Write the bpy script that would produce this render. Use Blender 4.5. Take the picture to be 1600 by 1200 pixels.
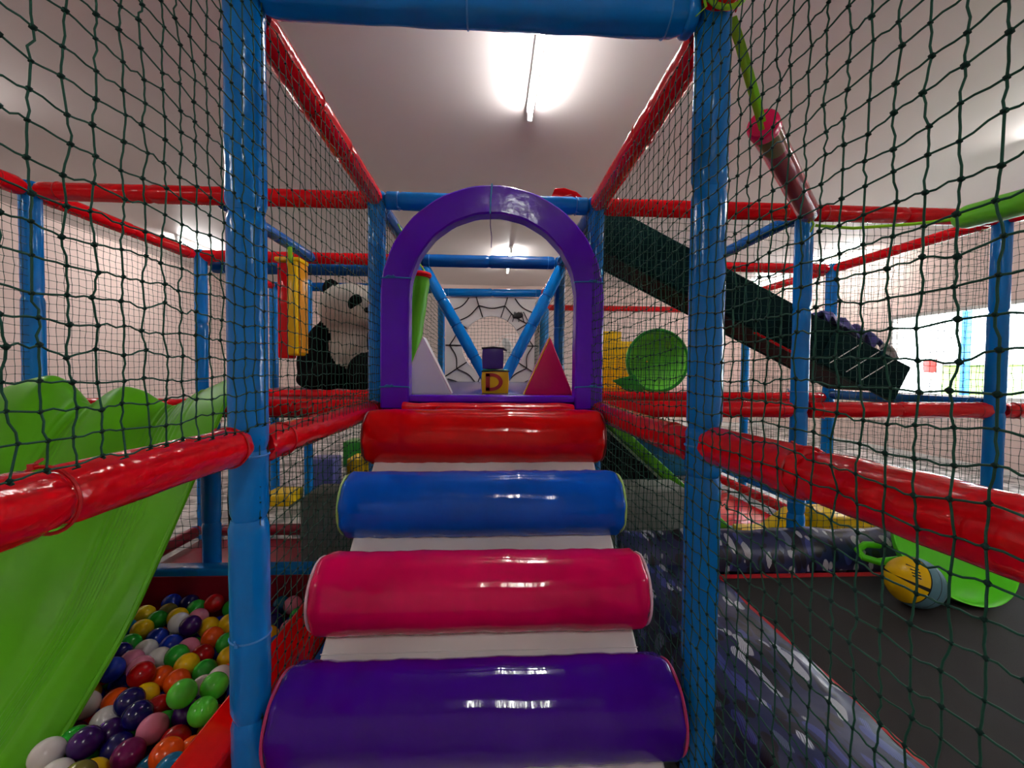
import bpy, bmesh, math, random
import numpy as np
from mathutils import Vector, Matrix

random.seed(7)
for o in list(bpy.data.objects):
    bpy.data.objects.remove(o)
SC = bpy.context.scene
COL = SC.collection
PI = math.pi

# ------------------------------------------------------------------ camera
YAW, PITCH, ROLL = 0.0501, -0.0298, -0.0086
cam_d = bpy.data.cameras.new('camera')
cam = bpy.data.objects.new('camera', cam_d)
COL.objects.link(cam)
f_ = Vector((math.sin(YAW)*math.cos(PITCH), math.cos(YAW)*math.cos(PITCH), math.sin(PITCH)))
r_ = Vector((math.cos(YAW), -math.sin(YAW), 0))
u_ = r_.cross(f_)
r2 = r_*math.cos(ROLL) - u_*math.sin(ROLL)
u2 = r_*math.sin(ROLL) + u_*math.cos(ROLL)
M = Matrix((r2, u2, -f_)).transposed().to_4x4()
M.translation = Vector((0.0217, 0, 1.4))
cam.matrix_world = M
cam_d.sensor_width = 36
cam_d.lens = 664.4*36/1600
cam_d.clip_start = 0.02
SC.camera = cam

# ------------------------------------------------------------------ world (overcast daylight outside the window)
w = bpy.data.worlds.new('world')
SC.world = w
w.use_nodes = True
bg = w.node_tree.nodes['Background']
bg.inputs[0].default_value = (0.92, 0.97, 1.0, 1)
bg.inputs[1].default_value = 6.0

TUBE_STRENGTH = 62.0
SC.view_settings.view_transform = 'Standard'
SC.view_settings.look = 'None'
SC.view_settings.gamma = 1
SC.view_settings.use_curve_mapping = False
SC.view_settings.exposure = 1.15


# ------------------------------------------------------------------ materials
def lin(c):
    r = []
    for v in c:
        v = v/255
        r.append(v/12.92 if v <= 0.04045 else ((v+0.055)/1.055)**2.4)
    return (*r, 1)


def principled(name, col, rough=0.4, spec=0.5, metal=0.0, trans=0.0, coat=0.0, alpha=1.0):
    m = bpy.data.materials.new(name)
    m.use_nodes = True
    b = m.node_tree.nodes['Principled BSDF']
    b.inputs['Base Color'].default_value = lin(col)
    b.inputs['Roughness'].default_value = rough
    b.inputs['Specular IOR Level'].default_value = spec
    b.inputs['Metallic'].default_value = metal
    b.inputs['Transmission Weight'].default_value = trans
    b.inputs['Coat Weight'].default_value = coat
    b.inputs['Coat Roughness'].default_value = 0.05
    b.inputs['Alpha'].default_value = alpha
    return m, m.node_tree.nodes, m.node_tree.links, b


def bump(nt, links, b, scale, strength, dist=0.01, stretch=(1, 1, 1), detail=3, kind='noise'):
    tc = nt.new('ShaderNodeTexCoord')
    mp = nt.new('ShaderNodeMapping')
    mp.inputs['Scale'].default_value = stretch
    n = nt.new('ShaderNodeTexNoise')
    n.inputs['Scale'].default_value = scale
    n.inputs['Detail'].default_value = detail
    links.new(tc.outputs['Object'], mp.inputs['Vector'])
    links.new(mp.outputs['Vector'], n.inputs['Vector'])
    bp = nt.new('ShaderNodeBump')
    bp.inputs['Strength'].default_value = strength
    bp.inputs['Distance'].default_value = dist
    links.new(n.outputs['Fac'], bp.inputs['Height'])
    links.new(bp.outputs['Normal'], b.inputs['Normal'])
    return n, mp


def vinyl(name, col, rough=0.22, bs=9, bstr=0.25, dist=0.006, stretch=(1, 1, 1), coat=0.0, vary=0.12, spec=0.34):
    m, nt, ln, b = principled(name, col, rough, spec, coat=coat)
    n, mp = bump(nt, ln, b, bs, bstr, dist, stretch)
    # faint uneven tone of the PVC
    n2 = nt.new('ShaderNodeTexNoise')
    n2.inputs['Scale'].default_value = 3.0
    ln.new(mp.outputs['Vector'], n2.inputs['Vector'])
    hs = nt.new('ShaderNodeHueSaturation')
    hs.inputs['Color'].default_value = lin(col)
    mr = nt.new('ShaderNodeMapRange')
    mr.inputs['To Min'].default_value = 1-vary
    mr.inputs['To Max'].default_value = 1+vary
    ln.new(n2.outputs['Fac'], mr.inputs['Value'])
    ln.new(mr.outputs['Result'], hs.inputs['Value'])
    ln.new(hs.outputs['Color'], b.inputs['Base Color'])
    return m


MT = {}
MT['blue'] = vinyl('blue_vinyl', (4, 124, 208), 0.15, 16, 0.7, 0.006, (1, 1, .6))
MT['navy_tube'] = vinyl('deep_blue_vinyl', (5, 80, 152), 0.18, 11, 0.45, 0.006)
MT['red'] = vinyl('red_vinyl', (226, 6, 22), 0.13, 17, 0.8, 0.008)
MT['red_smooth'] = vinyl('red_smooth_vinyl', (214, 2, 6), 0.07, 5, 0.2, 0.004, (5, 1, 1))
MT['blue_smooth'] = vinyl('blue_smooth_vinyl', (2, 88, 202), 0.07, 5, 0.2, 0.004, (5, 1, 1))
MT['pink_smooth'] = vinyl('magenta_smooth_vinyl', (222, 8, 88), 0.08, 5, 0.2, 0.004, (5, 1, 1))
MT['purple_smooth'] = vinyl('violet_smooth_vinyl', (60, 6, 140), 0.06, 5, 0.22, 0.005, (5, 1, 1))
MT['purple'] = vinyl('purple_vinyl', (94, 16, 204), 0.12, 7, 0.5, 0.009)
MT['deckpurple'] = vinyl('deck_purple_vinyl', (66, 40, 130), 0.25, 5, 0.2, 0.005)
MT['white'] = vinyl('white_vinyl', (240, 238, 234), 0.28, 6, 0.25, 0.005, vary=.04)
MT['pinkv'] = vinyl('pink_vinyl', (226, 24, 92), 0.2, 9, 0.5, 0.008)
MT['yellow'] = vinyl('yellow_vinyl', (238, 196, 14), 0.25, 9, 0.4, 0.006)
MT['orange'] = vinyl('amber_vinyl', (214, 140, 10), 0.3, 9, 0.4, 0.006)
MT['maroon'] = vinyl('maroon_vinyl', (140, 16, 40), 0.35, 6, 0.2, 0.005)
MT['grey'] = vinyl('grey_vinyl', (140, 146, 138), 0.5, 6, 0.2, 0.004)
MT['teal'] = vinyl('teal_vinyl', (12, 92, 128), 0.3, 8, 0.3, 0.005)
MT['lilac'] = vinyl('lilac_vinyl', (92, 92, 160), 0.4, 8, 0.3, 0.005)
MT['greenv'] = vinyl('green_vinyl', (40, 150, 40), 0.3, 8, 0.3, 0.005)
MT['black'] = vinyl('black_vinyl', (12, 13, 15), 0.6, 10, 0.3, 0.004, spec=.15)
MT['darkgreen'] = vinyl('blackish_green_vinyl', (5, 40, 42), 0.7, 14, 0.4, 0.006, spec=.1)
MT['slide'] = vinyl('green_plastic', (88, 178, 10), 0.38, 4, 0.06, 0.004, vary=.06, spec=.3)
MT['slide_dark'] = vinyl('green_plastic_dark', (50, 150, 40), 0.36, 4, 0.06, 0.004)
MT['dome'] = vinyl('lime_plastic', (140, 236, 84), 0.35, 4, 0.06, 0.004)
MT['lime'] = vinyl('bright_lime_plastic', (96, 226, 30), 0.4, 60, 0.1, 0.002)
MT['net'] = principled('green_cord', (22, 78, 62), 0.7, 0.3)[0]
MT['knot'] = principled('green_cord_knot', (10, 44, 38), 0.8, 0.2)[0]
MT['bluetie'] = principled('blue_cord', (48, 132, 206), 0.5)[0]
MT['redtie'] = principled('red_tie', (190, 14, 26), 0.4)[0]
MT['strap'] = principled('lime_webbing', (150, 222, 24), 0.6)[0]
MT['steel'] = principled('steel', (150, 150, 150), 0.35, metal=1)[0]
MT['whiteplastic'] = principled('white_plastic', (235, 235, 232), 0.35)[0]
MT['blackprint'] = principled('black_print', (12, 12, 14), 0.5)[0]
MT['redprint'] = principled('red_print', (176, 24, 14), 0.35)[0]
MT['piping_y'] = principled('lime_piping', (170, 214, 120), 0.4)[0]
MT['piping_w'] = principled('pale_piping', (226, 190, 205), 0.4)[0]
MT['piping_p'] = principled('pink_piping', (190, 50, 110), 0.4)[0]
MT['piping_r'] = principled('dark_red_piping', (120, 4, 10), 0.4)[0]

# room surfaces
m, nt, ln, b = principled('wall_paint', (228, 206, 198), 0.75, 0.3)
bump(nt, ln, b, 40, 0.12, 0.003, detail=6)
MT['wall'] = m
m, nt, ln, b = principled('ceiling_paint', (206, 198, 196), 0.5, 0.4)
bump(nt, ln, b, 1.2, 0.12, 0.05, detail=2)
MT['ceiling'] = m
m, nt, ln, b = principled('floor_vinyl', (176, 172, 168), 0.4, 0.4)
n, mp = bump(nt, ln, b, 30, 0.05, 0.002)
n3 = nt.new('ShaderNodeTexNoise'); n3.inputs['Scale'].default_value = 6
ln.new(mp.outputs['Vector'], n3.inputs['Vector'])
cr = nt.new('ShaderNodeValToRGB')
cr.color_ramp.elements[0].position = .42; cr.color_ramp.elements[0].color = lin((120, 116, 114))
cr.color_ramp.elements[1].position = .58; cr.color_ramp.elements[1].color = lin((206, 202, 198))
ln.new(n3.outputs['Fac'], cr.inputs['Fac']); ln.new(cr.outputs['Color'], b.inputs['Base Color'])
MT['floor'] = m

# trampoline bed: fine woven grey-black
m, nt, ln, b = principled('woven_mat', (46, 44, 43), 0.8, 0.15)
tc = nt.new('ShaderNodeTexCoord')
wv = nt.new('ShaderNodeTexChecker'); wv.inputs['Scale'].default_value = 260
ln.new(tc.outputs['Object'], wv.inputs['Vector'])
bp = nt.new('ShaderNodeBump'); bp.inputs['Strength'].default_value = .3; bp.inputs['Distance'].default_value = .001
ln.new(wv.outputs['Fac'], bp.inputs['Height']); ln.new(bp.outputs['Normal'], b.inputs['Normal'])
MT['bed'] = m

# palm leaf print on navy for the trampoline pads
m, nt, ln, b = principled('leaf_print', (34, 50, 96), 0.35, 0.5)
tc = nt.new('ShaderNodeTexCoord')
mp = nt.new('ShaderNodeMapping'); mp.inputs['Rotation'].default_value = (0, 0, .7); mp.inputs['Scale'].default_value = (25, 8.0, 14)
ln.new(tc.outputs['Object'], mp.inputs['Vector'])
nz = nt.new('ShaderNodeTexNoise'); nz.inputs['Scale'].default_value = 3.2
ln.new(tc.outputs['Object'], nz.inputs['Vector'])
va = nt.new('ShaderNodeVectorMath'); va.operation = 'MULTIPLY_ADD'
va.inputs[1].default_value = (4.2, 4.2, 4.2)
ln.new(nz.outputs['Color'], va.inputs[0]); ln.new(mp.outputs['Vector'], va.inputs[2])
vo = nt.new('ShaderNodeTexVoronoi'); vo.inputs['Scale'].default_value = 1.0
ln.new(va.outputs['Vector'], vo.inputs['Vector'])
wv = nt.new('ShaderNodeTexWave'); wv.inputs['Scale'].default_value = 3.2; wv.inputs['Distortion'].default_value = 2
ln.new(va.outputs['Vector'], wv.inputs['Vector'])
r1 = nt.new('ShaderNodeValToRGB'); r1.color_ramp.interpolation = 'EASE'
r1.color_ramp.elements[0].position = .46; r1.color_ramp.elements[0].color = (1, 1, 1, 1)
r1.color_ramp.elements[1].position = .52; r1.color_ramp.elements[1].color = (0, 0, 0, 1)
ln.new(vo.outputs['Distance'], r1.inputs['Fac'])
sx = nt.new('ShaderNodeSeparateXYZ'); ln.new(vo.outputs['Color'], sx.inputs[0])
r3 = nt.new('ShaderNodeValToRGB'); r3.color_ramp.interpolation = 'CONSTANT'
els = r3.color_ramp.elements
els[0].position = 0; els[0].color = lin((12, 18, 40))
els[1].position = .3; els[1].color = lin((40, 54, 108))
for q, c_ in ((.42, (200, 208, 220)), (.56, (18, 26, 56)), (.66, (206, 214, 224)), (.78, (104, 120, 150)), (.88, (70, 84, 168))):
    e = els.new(q); e.color = lin(c_)
ln.new(sx.outputs['X'], r3.inputs['Fac'])
vn = nt.new('ShaderNodeValToRGB')
vn.color_ramp.elements[0].position = .12; vn.color_ramp.elements[0].color = (.25, .25, .3, 1)
vn.color_ramp.elements[1].position = .3; vn.color_ramp.elements[1].color = (1, 1, 1, 1)
ln.new(wv.outputs['Fac'], vn.inputs['Fac'])
ml = nt.new('ShaderNodeMix'); ml.data_type = 'RGBA'; ml.blend_type = 'MULTIPLY'; ml.inputs['Factor'].default_value = 1
ln.new(r3.outputs['Color'], ml.inputs['A']); ln.new(vn.outputs['Color'], ml.inputs['B'])
mx = nt.new('ShaderNodeMix'); mx.data_type = 'RGBA'
mx.inputs['A'].default_value = lin((30, 42, 88))
ln.new(r1.outputs['Color'], mx.inputs['Factor']); ln.new(ml.outputs['Result'], mx.inputs['B'])
ln.new(mx.outputs['Result'], b.inputs['Base Color'])
bp = nt.new('ShaderNodeBump'); bp.inputs['Strength'].default_value = .5; bp.inputs['Distance'].default_value = .01
nb = nt.new('ShaderNodeTexNoise'); nb.inputs['Scale'].default_value = 7
ln.new(tc.outputs['Object'], nb.inputs['Vector']); ln.new(nb.outputs['Fac'], bp.inputs['Height'])
ln.new(bp.outputs['Normal'], b.inputs['Normal'])
MT['leaf'] = m

m, nt, ln, b = principled('black_plush', (16, 16, 17), 0.95, 0.1)
bump(nt, ln, b, 160, 0.8, 0.01)
MT['plush_black'] = m
m, nt, ln, b = principled('white_plush', (206, 200, 186), 0.95, 0.1)
bump(nt, ln, b, 120, 0.8, 0.012)
MT['plush_white'] = m
m, nt, ln, b = principled('clear_maroon_plastic', (206, 130, 138), 0.1, 0.6, trans=0.8)
b.inputs['IOR'].default_value = 1.1
MT['clear'] = m
m, nt, ln, b = principled('window_glass', (250, 252, 255), 0.0, 0.5, trans=1.0)
b.inputs['IOR'].default_value = 1.02
MT['glass'] = m
m = bpy.data.materials.new('fluorescent_tube'); m.use_nodes = True
nt = m.node_tree.nodes; nt.remove(nt['Principled BSDF'])
em = nt.new('ShaderNodeEmission'); em.inputs[0].default_value = (1, .985, .955, 1); em.inputs[1].default_value = TUBE_STRENGTH
m.node_tree.links.new(em.outputs[0], nt['Material Output'].inputs[0])
MT['tube'] = m


# ------------------------------------------------------------------ mesh helpers (everything is drawn in world metres)
WL = {}


class MB:
    def __init__(self):
        self.v = []; self.f = []; self.mi = []

    def add(self, vs, fs, mi=0):
        o = len(self.v)
        self.v += [tuple(x) for x in vs]
        self.f += [tuple(i+o for i in f) for f in fs]
        self.mi += [mi]*len(fs)

    def box(self, a, b, bev=0.0, mi=0):
        if bev <= 0:
            x0, y0, z0 = a; x1, y1, z1 = b
            self.add([(x0, y0, z0), (x1, y0, z0), (x1, y1, z0), (x0, y1, z0), (x0, y0, z1), (x1, y0, z1), (x1, y1, z1), (x0, y1, z1)],
                     [(3, 2, 1, 0), (4, 5, 6, 7), (0, 1, 5, 4), (1, 2, 6, 5), (2, 3, 7, 6), (3, 0, 4, 7)], mi)
            return self
        bm = bmesh.new()
        bmesh.ops.create_cube(bm, size=1)
        c = [(a[i]+b[i])/2 for i in range(3)]; s = [abs(b[i]-a[i]) for i in range(3)]
        for v in bm.verts:
            v.co = Vector([c[i]+v.co[i]*s[i] for i in range(3)])
        bmesh.ops.bevel(bm, geom=bm.edges[:], offset=bev, segments=3, affect='EDGES', profile=.5)
        self.addbm(bm, mi)
        return self

    def addbm(self, bm, mi=0):
        bm.verts.index_update()
        self.add([v.co[:] for v in bm.verts], [[v.index for v in f.verts] for f in bm.faces], mi)
        bm.free()

    def tube(self, path, r, n=8, cap=True, mi=0, flat=None):
        """round (or flat=(w,t) ribbon) tube along a path; r number or list"""
        P = [Vector(p) for p in path]
        k = len(P)
        R = r if isinstance(r, (list, tuple)) else [r]*k
        rings = []
        prev = None
        for i in range(k):
            t = (P[min(i+1, k-1)]-P[max(i-1, 0)]).normalized()
            if prev is None:
                a = Vector((0, 0, 1)) if abs(t.z) < .9 else Vector((1, 0, 0))
                x = t.cross(a).normalized()
            else:
                x = (prev - t*prev.dot(t)).normalized()
            prev = x
            y = t.cross(x)
            for j in range(n):
                an = 2*PI*j/n
                if flat:
                    c, s = math.cos(an), math.sin(an)
                    q = P[i] + x*c*flat[0] + y*s*flat[1]
                else:
                    q = P[i] + (x*math.cos(an)+y*math.sin(an))*R[i]
                rings.append(q)
        fs = []
        for i in range(k-1):
            for j in range(n):
                fs.append((i*n+j, i*n+(j+1) % n, (i+1)*n+(j+1) % n, (i+1)*n+j))
        if cap:
            fs.append(tuple(range(n-1, -1, -1)))
            fs.append(tuple((k-1)*n+j for j in range(n)))
        self.add(rings, fs, mi)
        return self

    def ellipsoid(self, c, r, nu=16, nv=10, rot=None, mi=0):
        vs = []; fs = []
        Mx = rot or Matrix.Identity(3)
        for i in range(nv+1):
            th = PI*i/nv
            for j in range(nu):
                ph = 2*PI*j/nu
                p = Mx @ Vector((r[0]*math.sin(th)*math.cos(ph), r[1]*math.sin(th)*math.sin(ph), r[2]*math.cos(th)))
                vs.append((c[0]+p.x, c[1]+p.y, c[2]+p.z))
        for i in range(nv):
            for j in range(nu):
                a, b_, c_, d = i*nu+j, i*nu+(j+1) % nu, (i+1)*nu+(j+1) % nu, (i+1)*nu+j
                if i == 0: fs.append((a, d, c_))
                elif i == nv-1: fs.append((a, d, b_))
                else: fs.append((a, d, c_, b_))
        self.add(vs, fs, mi)
        return self

    def torus(self, c, R, r, axis='Y', n=24, k=6, mi=0):
        path = []
        ax = {'X': ((0, 1, 0), (0, 0, 1)), 'Y': ((1, 0, 0), (0, 0, 1)), 'Z': ((1, 0, 0), (0, 1, 0))}[axis] if isinstance(axis, str) else axis
        e1, e2 = Vector(ax[0]), Vector(ax[1]); e3 = e1.cross(e2)
        vs = []; fs = []
        for i in range(n):
            a = 2*PI*i/n
            d = e1*math.cos(a)+e2*math.sin(a)
            for j in range(k):
                bb = 2*PI*j/k
                vs.append(Vector(c)+d*(R+r*math.cos(bb))+e3*(r*math.sin(bb)))
        for i in range(n):
            for j in range(k):
                fs.append((i*k+j, ((i+1) % n)*k+j, ((i+1) % n)*k+(j+1) % k, i*k+(j+1) % k))
        self.add(vs, fs, mi)
        return self

    def extrude(self, pts, axis, a, b, mi=0):
        """closed 2D outline swept along an axis between a and b"""
        n = len(pts)
        def P(p, t):
            if axis == 'Y': return (p[0], t, p[1])
            if axis == 'X': return (t, p[0], p[1])
            return (p[0], p[1], t)
        vs = [P(p, a) for p in pts]+[P(p, b) for p in pts]
        fs = [tuple(range(n)), tuple(range(2*n-1, n-1, -1))]
        fs += [(j, n+j, n+(j+1) % n, (j+1) % n) for j in range(n)]
        self.add(vs, fs, mi)
        return self

    def build(self, name, mat, parent=None, smooth=True, angle=40, bevel=0, origin=None):
        mats = mat if isinstance(mat, (list, tuple)) else [mat]
        if parent is not None:
            off = WL[parent.name]
        elif origin is not None:
            off = Vector(origin)
        else:
            A = np.array(self.v)
            off = Vector(((A[:, 0].min()+A[:, 0].max())/2, (A[:, 1].min()+A[:, 1].max())/2, A[:, 2].min()))
        me = bpy.data.meshes.new(name)
        me.from_pydata([(x-off.x, y-off.y, z-off.z) for x, y, z in self.v], [], self.f)
        for mm in mats: me.materials.append(MT[mm] if isinstance(mm, str) else mm)
        if any(self.mi): me.polygons.foreach_set('material_index', self.mi)
        me.validate()
        bm = bmesh.new(); bm.from_mesh(me)
        if len(bm.faces) < 60000:
            bmesh.ops.recalc_face_normals(bm, faces=bm.faces[:])
        if bevel:
            bmesh.ops.remove_doubles(bm, verts=bm.verts[:], dist=1e-5)
            ed = [e for e in bm.edges if len(e.link_faces) == 2 and e.calc_face_angle(0) > .6]
            bmesh.ops.bevel(bm, geom=ed, offset=bevel, segments=3, affect='EDGES', profile=.5)
        bm.to_mesh(me); bm.free()
        if smooth:
            me.polygons.foreach_set('use_smooth', [True]*len(me.polygons))
            try: me.set_sharp_from_angle(angle=math.radians(angle))
            except Exception: pass
        o = bpy.data.objects.new(name, me)
        COL.objects.link(o)
        if parent is not None:
            o.parent = parent
        else:
            o.location = off
        WL[o.name] = off.copy()
        return o


def tag(o, label=None, cat=None, group=None, kind=None):
    if label: o['label'] = label
    if cat: o['category'] = cat
    if group: o['group'] = group
    if kind: o['kind'] = kind
    return o


def thing(name, label, cat, loc, group=None):
    o = bpy.data.objects.new(name, None)
    o.empty_display_size = .05
    COL.objects.link(o)
    o.location = loc
    WL[o.name] = Vector(loc)
    return tag(o, label, cat, group)


def struct(name, mb, mat, **k):
    return tag(mb.build(name, mat, **k), kind='structure')


def lerp(a, b_, t): return a+(b_-a)*t


# ------------------------------------------------------------------ the room
CE = 3.6
XL, XR, YB, YF = -6.5, 7.2, 11.0, -4.0
struct('floor', MB().box((XL-.2, YF-.2, -.12), (XR+.2, YB+.2, 0)), 'floor')
struct('ceiling', MB().box((XL-.2, YF-.2, CE), (XR+.2, YB+.2, CE+.12)), 'ceiling')
struct('wall_left', MB().box((XL-.2, YF, 0), (XL, YB, CE)), 'wall')
struct('wall_back', MB().box((XL, YB, 0), (XR, YB+.2, CE)), 'wall')
struct('wall_front', MB().box((XL, YF-.2, 0), (XR, YF, CE)), 'wall')
WY0, WY1, WZ0, WZ1 = 2.6, 7.38, 1.04, 2.44
wr = MB()
wr.box((XR, YF, 0), (XR+.2, WY0, CE)); wr.box((XR, WY1, 0), (XR+.2, YB, CE))
wr.box((XR, WY0, 0), (XR+.2, WY1, WZ0)); wr.box((XR, WY0, WZ1), (XR+.2, WY1, CE))
struct('wall_right', wr, 'wall')
fr = MB()
fr.box((XR+.05, WY0, WZ0), (XR+.11, WY1, WZ0+.05)); fr.box((XR+.05, WY0, WZ1-.05), (XR+.11, WY1, WZ1))
nP = 3
for i in range(nP+1):
    y = lerp(WY0, WY1-.05, i/nP)
    fr.box((XR+.05, y, WZ0+.05), (XR+.11, y+.05, WZ1-.05))
win = struct('window_1', fr, 'whiteplastic', smooth=False)
for i in range(nP):
    y0 = lerp(WY0, WY1-.05, i/nP)+.05; y1 = lerp(WY0, WY1-.05, (i+1)/nP)
    MB().box((XR+.075, y0, WZ0+.05), (XR+.083, y1, WZ1-.05)).build('pane', 'glass', win, smooth=False)
MB().box((XR-.06, WY0-.05, WZ0-.04), (XR+.05, WY1+.05, WZ0)).build('window_sill', 'whiteplastic', win, smooth=False)
# what stands outside the window
g = MB().box((XR+.25, -8, -.1), (XR+14, 20, 0)); struct('pavement_outside', g, 'grey', smooth=False)
pb = thing('post_outside', 'blue post outside the window, lightened in colour for the glare', 'post', (9.0, 7.6, 0))
MB().box((8.95, 7.58, 0), (9.05, 7.68, 3.2), .01).build('shaft', 'bluetie', pb)  # colour lightened to look washed out by daylight
MB().box((8.87, 7.42, 0), (9.13, 7.78, .1), .01).build('base_plate', 'steel', pb)
pb = thing('kiosk', 'kiosk outside the window, coloured pale green to imitate the glare', 'kiosk', (10.2, 7.4, 0))
MB().box((9.6, 7.4, 0), (10.8, 8.6, 1.6), .03).build('body', 'piping_y', pb)  # pale body colour stands in for the washed-out glare
MB().box((9.5, 7.3, 1.6), (10.9, 8.7, 1.68), .02).build('roof', 'white', pb)
pb = thing('sign_outside', 'small red sign on a thin post outside the window', 'sign', (9.4, 8.6, 0))
MB().tube([(9.4, 8.6, 0), (9.4, 8.6, 1.5)], .025).build('post', 'steel', pb)
MB().box((9.37, 8.5, 1.45), (9.4, 8.75, 1.72), .005).build('plate', 'redprint', pb)
for nm, bx in (('baseboard_left', ((XL, YF, 0), (XL+.015, YB, .09))), ('baseboard_back', ((XL, YB-.015, 0), (XR, YB, .09))), ('baseboard_right', ((XR-.015, YF, 0), (XR, YB, .09)))):
    struct(nm, MB().box(*bx), 'whiteplastic', smooth=False)


def ceiling_light(x, y0, y1, label):
    t = thing('ceiling_light', label, 'ceiling light', (x, (y0+y1)/2, CE), 'fluorescent battens on the ceiling')
    MB().box((x-.03, y0, CE-.045), (x+.03, y1, CE), .006).build('batten', 'whiteplastic', t)
    MB().tube([(x, y0+.03, CE-.105), (x, y1-.03, CE-.105)], .016, 10).build('tube', 'tube', t)
    for yy in (y0+.02, y1-.02):
        MB().box((x-.02, yy-.014, CE-.13), (x+.02, yy+.014, CE-.045), .004).build('lamp_holder', 'whiteplastic', t)


ceiling_light(.33, 2.3, 3.6, 'bright fluorescent tube on the ceiling above the climbing ramp')
ceiling_light(.36, 7.5, 9.1, 'fluorescent tube on the ceiling seen through the purple arch')
ceiling_light(-5.15, 7.3, 8.5, 'fluorescent tube on the ceiling at the far left')
ceiling_light(6.45, 8.9, 10.2, 'far one of the two fluorescent tubes at the right')
ceiling_light(6.45, 7.1, 8.3, 'near one of the two fluorescent tubes at the right')
ceiling_light(-4.4, 2.4, 3.7, 'fluorescent tube on the ceiling left of the ball pit')
ceiling_light(5.0, 2.4, 3.7, 'fluorescent tube on the ceiling right of the trampoline')
ceiling_light(-4.4, -2.4, -1.1, 'unseen fluorescent tube added behind the viewer for more light, left')  # out-of-view tube added to brighten the ceiling
ceiling_light(5.0, -2.4, -1.1, 'unseen fluorescent tube added behind the viewer for more light, right')  # matching out-of-view tube, also added for more bounce light
ceiling_light(.33, -2.4, -1.1, 'fluorescent tube on the ceiling behind the viewer')

# ------------------------------------------------------------------ padded posts and rails
Y1, Y2, Y3, Y4, Y5 = 1.123, 2.365, 3.607, 4.85, 6.09
ZT, ZL = 2.3175, 1.193
RP = .046


def sleeve_mesh(p0, p1, r, seed, crease=1.0, wr=1.0):
    """one foam sleeve in a PVC cover: rounded ends, a lengthwise crease and soft wrinkles"""
    rnd = random.Random(seed)
    A, B = Vector(p0), Vector(p1)
    d = B-A; L = d.length; t = d.normalized()
    a = Vector((0, 0, 1)) if abs(t.z) < .9 else Vector((1, 0, 0))
    x = t.cross(a).normalized(); y = t.cross(x)
    n = 28
    k = max(10, int(L/.022))
    ph = rnd.uniform(0, 6.28); c0 = rnd.uniform(-.5, .5)+.9
    waves = [(rnd.randint(2, 6), rnd.uniform(18, 60), rnd.uniform(0, 6.28), rnd.uniform(.002, .006)) for _ in range(5)]
    vs = []; fs = []
    for i in range(k+1):
        s = i/k*L
        e = min(s, L-s)
        er = r*(1-.13*max(0, 1-e/.010)**2)
        pk = math.exp(-e/.06)
        for j in range(n):
            th = 2*PI*j/n
            rr = er*(1+wr*pk*.035*math.sin(7*th+ph))
            for m_, fq, p_, am in waves:
                rr += wr*r*am*math.sin(m_*th+fq*s+p_)*1.4
            dth = (th-c0+.15*math.sin(9*s+ph)+PI) % (2*PI)-PI
            rr -= crease*r*.075*math.exp(-(dth/.16)**2)
            vs.append(A+t*s+(x*math.cos(th)+y*math.sin(th))*rr)
    for i in range(k):
        for j in range(n):
            fs.append((i*n+j, i*n+(j+1) % n, (i+1)*n+(j+1) % n, (i+1)*n+j))
    fs.append(tuple(range(n-1, -1, -1))); fs.append(tuple(k*n+j for j in range(n)))
    mb = MB(); mb.add(vs, fs)
    return mb


SEED = [0]


def padded(name, label, cat, p0, p1, col, r=RP, seg=.62, ties=(), tiecol=None, crease=1.0, wr=1.0, group=None, cuts=None):
    A, B = Vector(p0), Vector(p1)
    L = (B-A).length
    base = A if A.z <= B.z else B
    t = thing(name, label, cat, tuple(base), group)
    if cuts is None:
        k = max(1, round(L/seg)); cuts = [i/k for i in range(k+1)]
    for i in range(len(cuts)-1):
        SEED[0] += 1
        a_ = A.lerp(B, cuts[i]); b_ = A.lerp(B, cuts[i+1])
        sleeve_mesh(a_, b_, r*(1+.02*((SEED[0] % 3)-1)), SEED[0], crease, wr).build('sleeve', col, t, angle=70)
    d = (B-A).normalized()
    a = Vector((0, 0, 1)) if abs(d.z) < .9 else Vector((1, 0, 0))
    x = d.cross(a).normalized(); y = d.cross(x)
    for q, an in ties:
        c = A.lerp(B, q)
        mb = MB().torus(c, r*1.015, .0028, (x, y), 26, 5)
        o = x*math.cos(an)+y*math.sin(an)
        mb.tube([c+o*r*.98, c+o*(r+.007)+d*.006, c+o*(r+.011)+d*.016], .0025, 5)
        mb.box(tuple(c+o*(r+.003)-Vector((.004,)*3)), tuple(c+o*(r+.003)+Vector((.004,)*3)))
        mb.build('cable_tie', tiecol or ('bluetie' if col != 'red' else 'redtie'), t)
    return t


def post(label, x, y, z0=0, z1=2.36, col='blue', r=RP, ties=((.28, 2.0), (.55, 1.0)), **k):
    return padded('padded_post', label, 'post', (x, y, z0), (x, y, z1), col, r, ties=ties, group='padded posts of the climbing frame', **k)


def rail(label, p0, p1, col='red', r=RP, ties=((.06, 1), (.94, 1)), **k):
    return padded('padded_rail', label, 'rail', p0, p1, col, r, ties=ties, group='padded rails of the climbing frame', **k)


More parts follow.
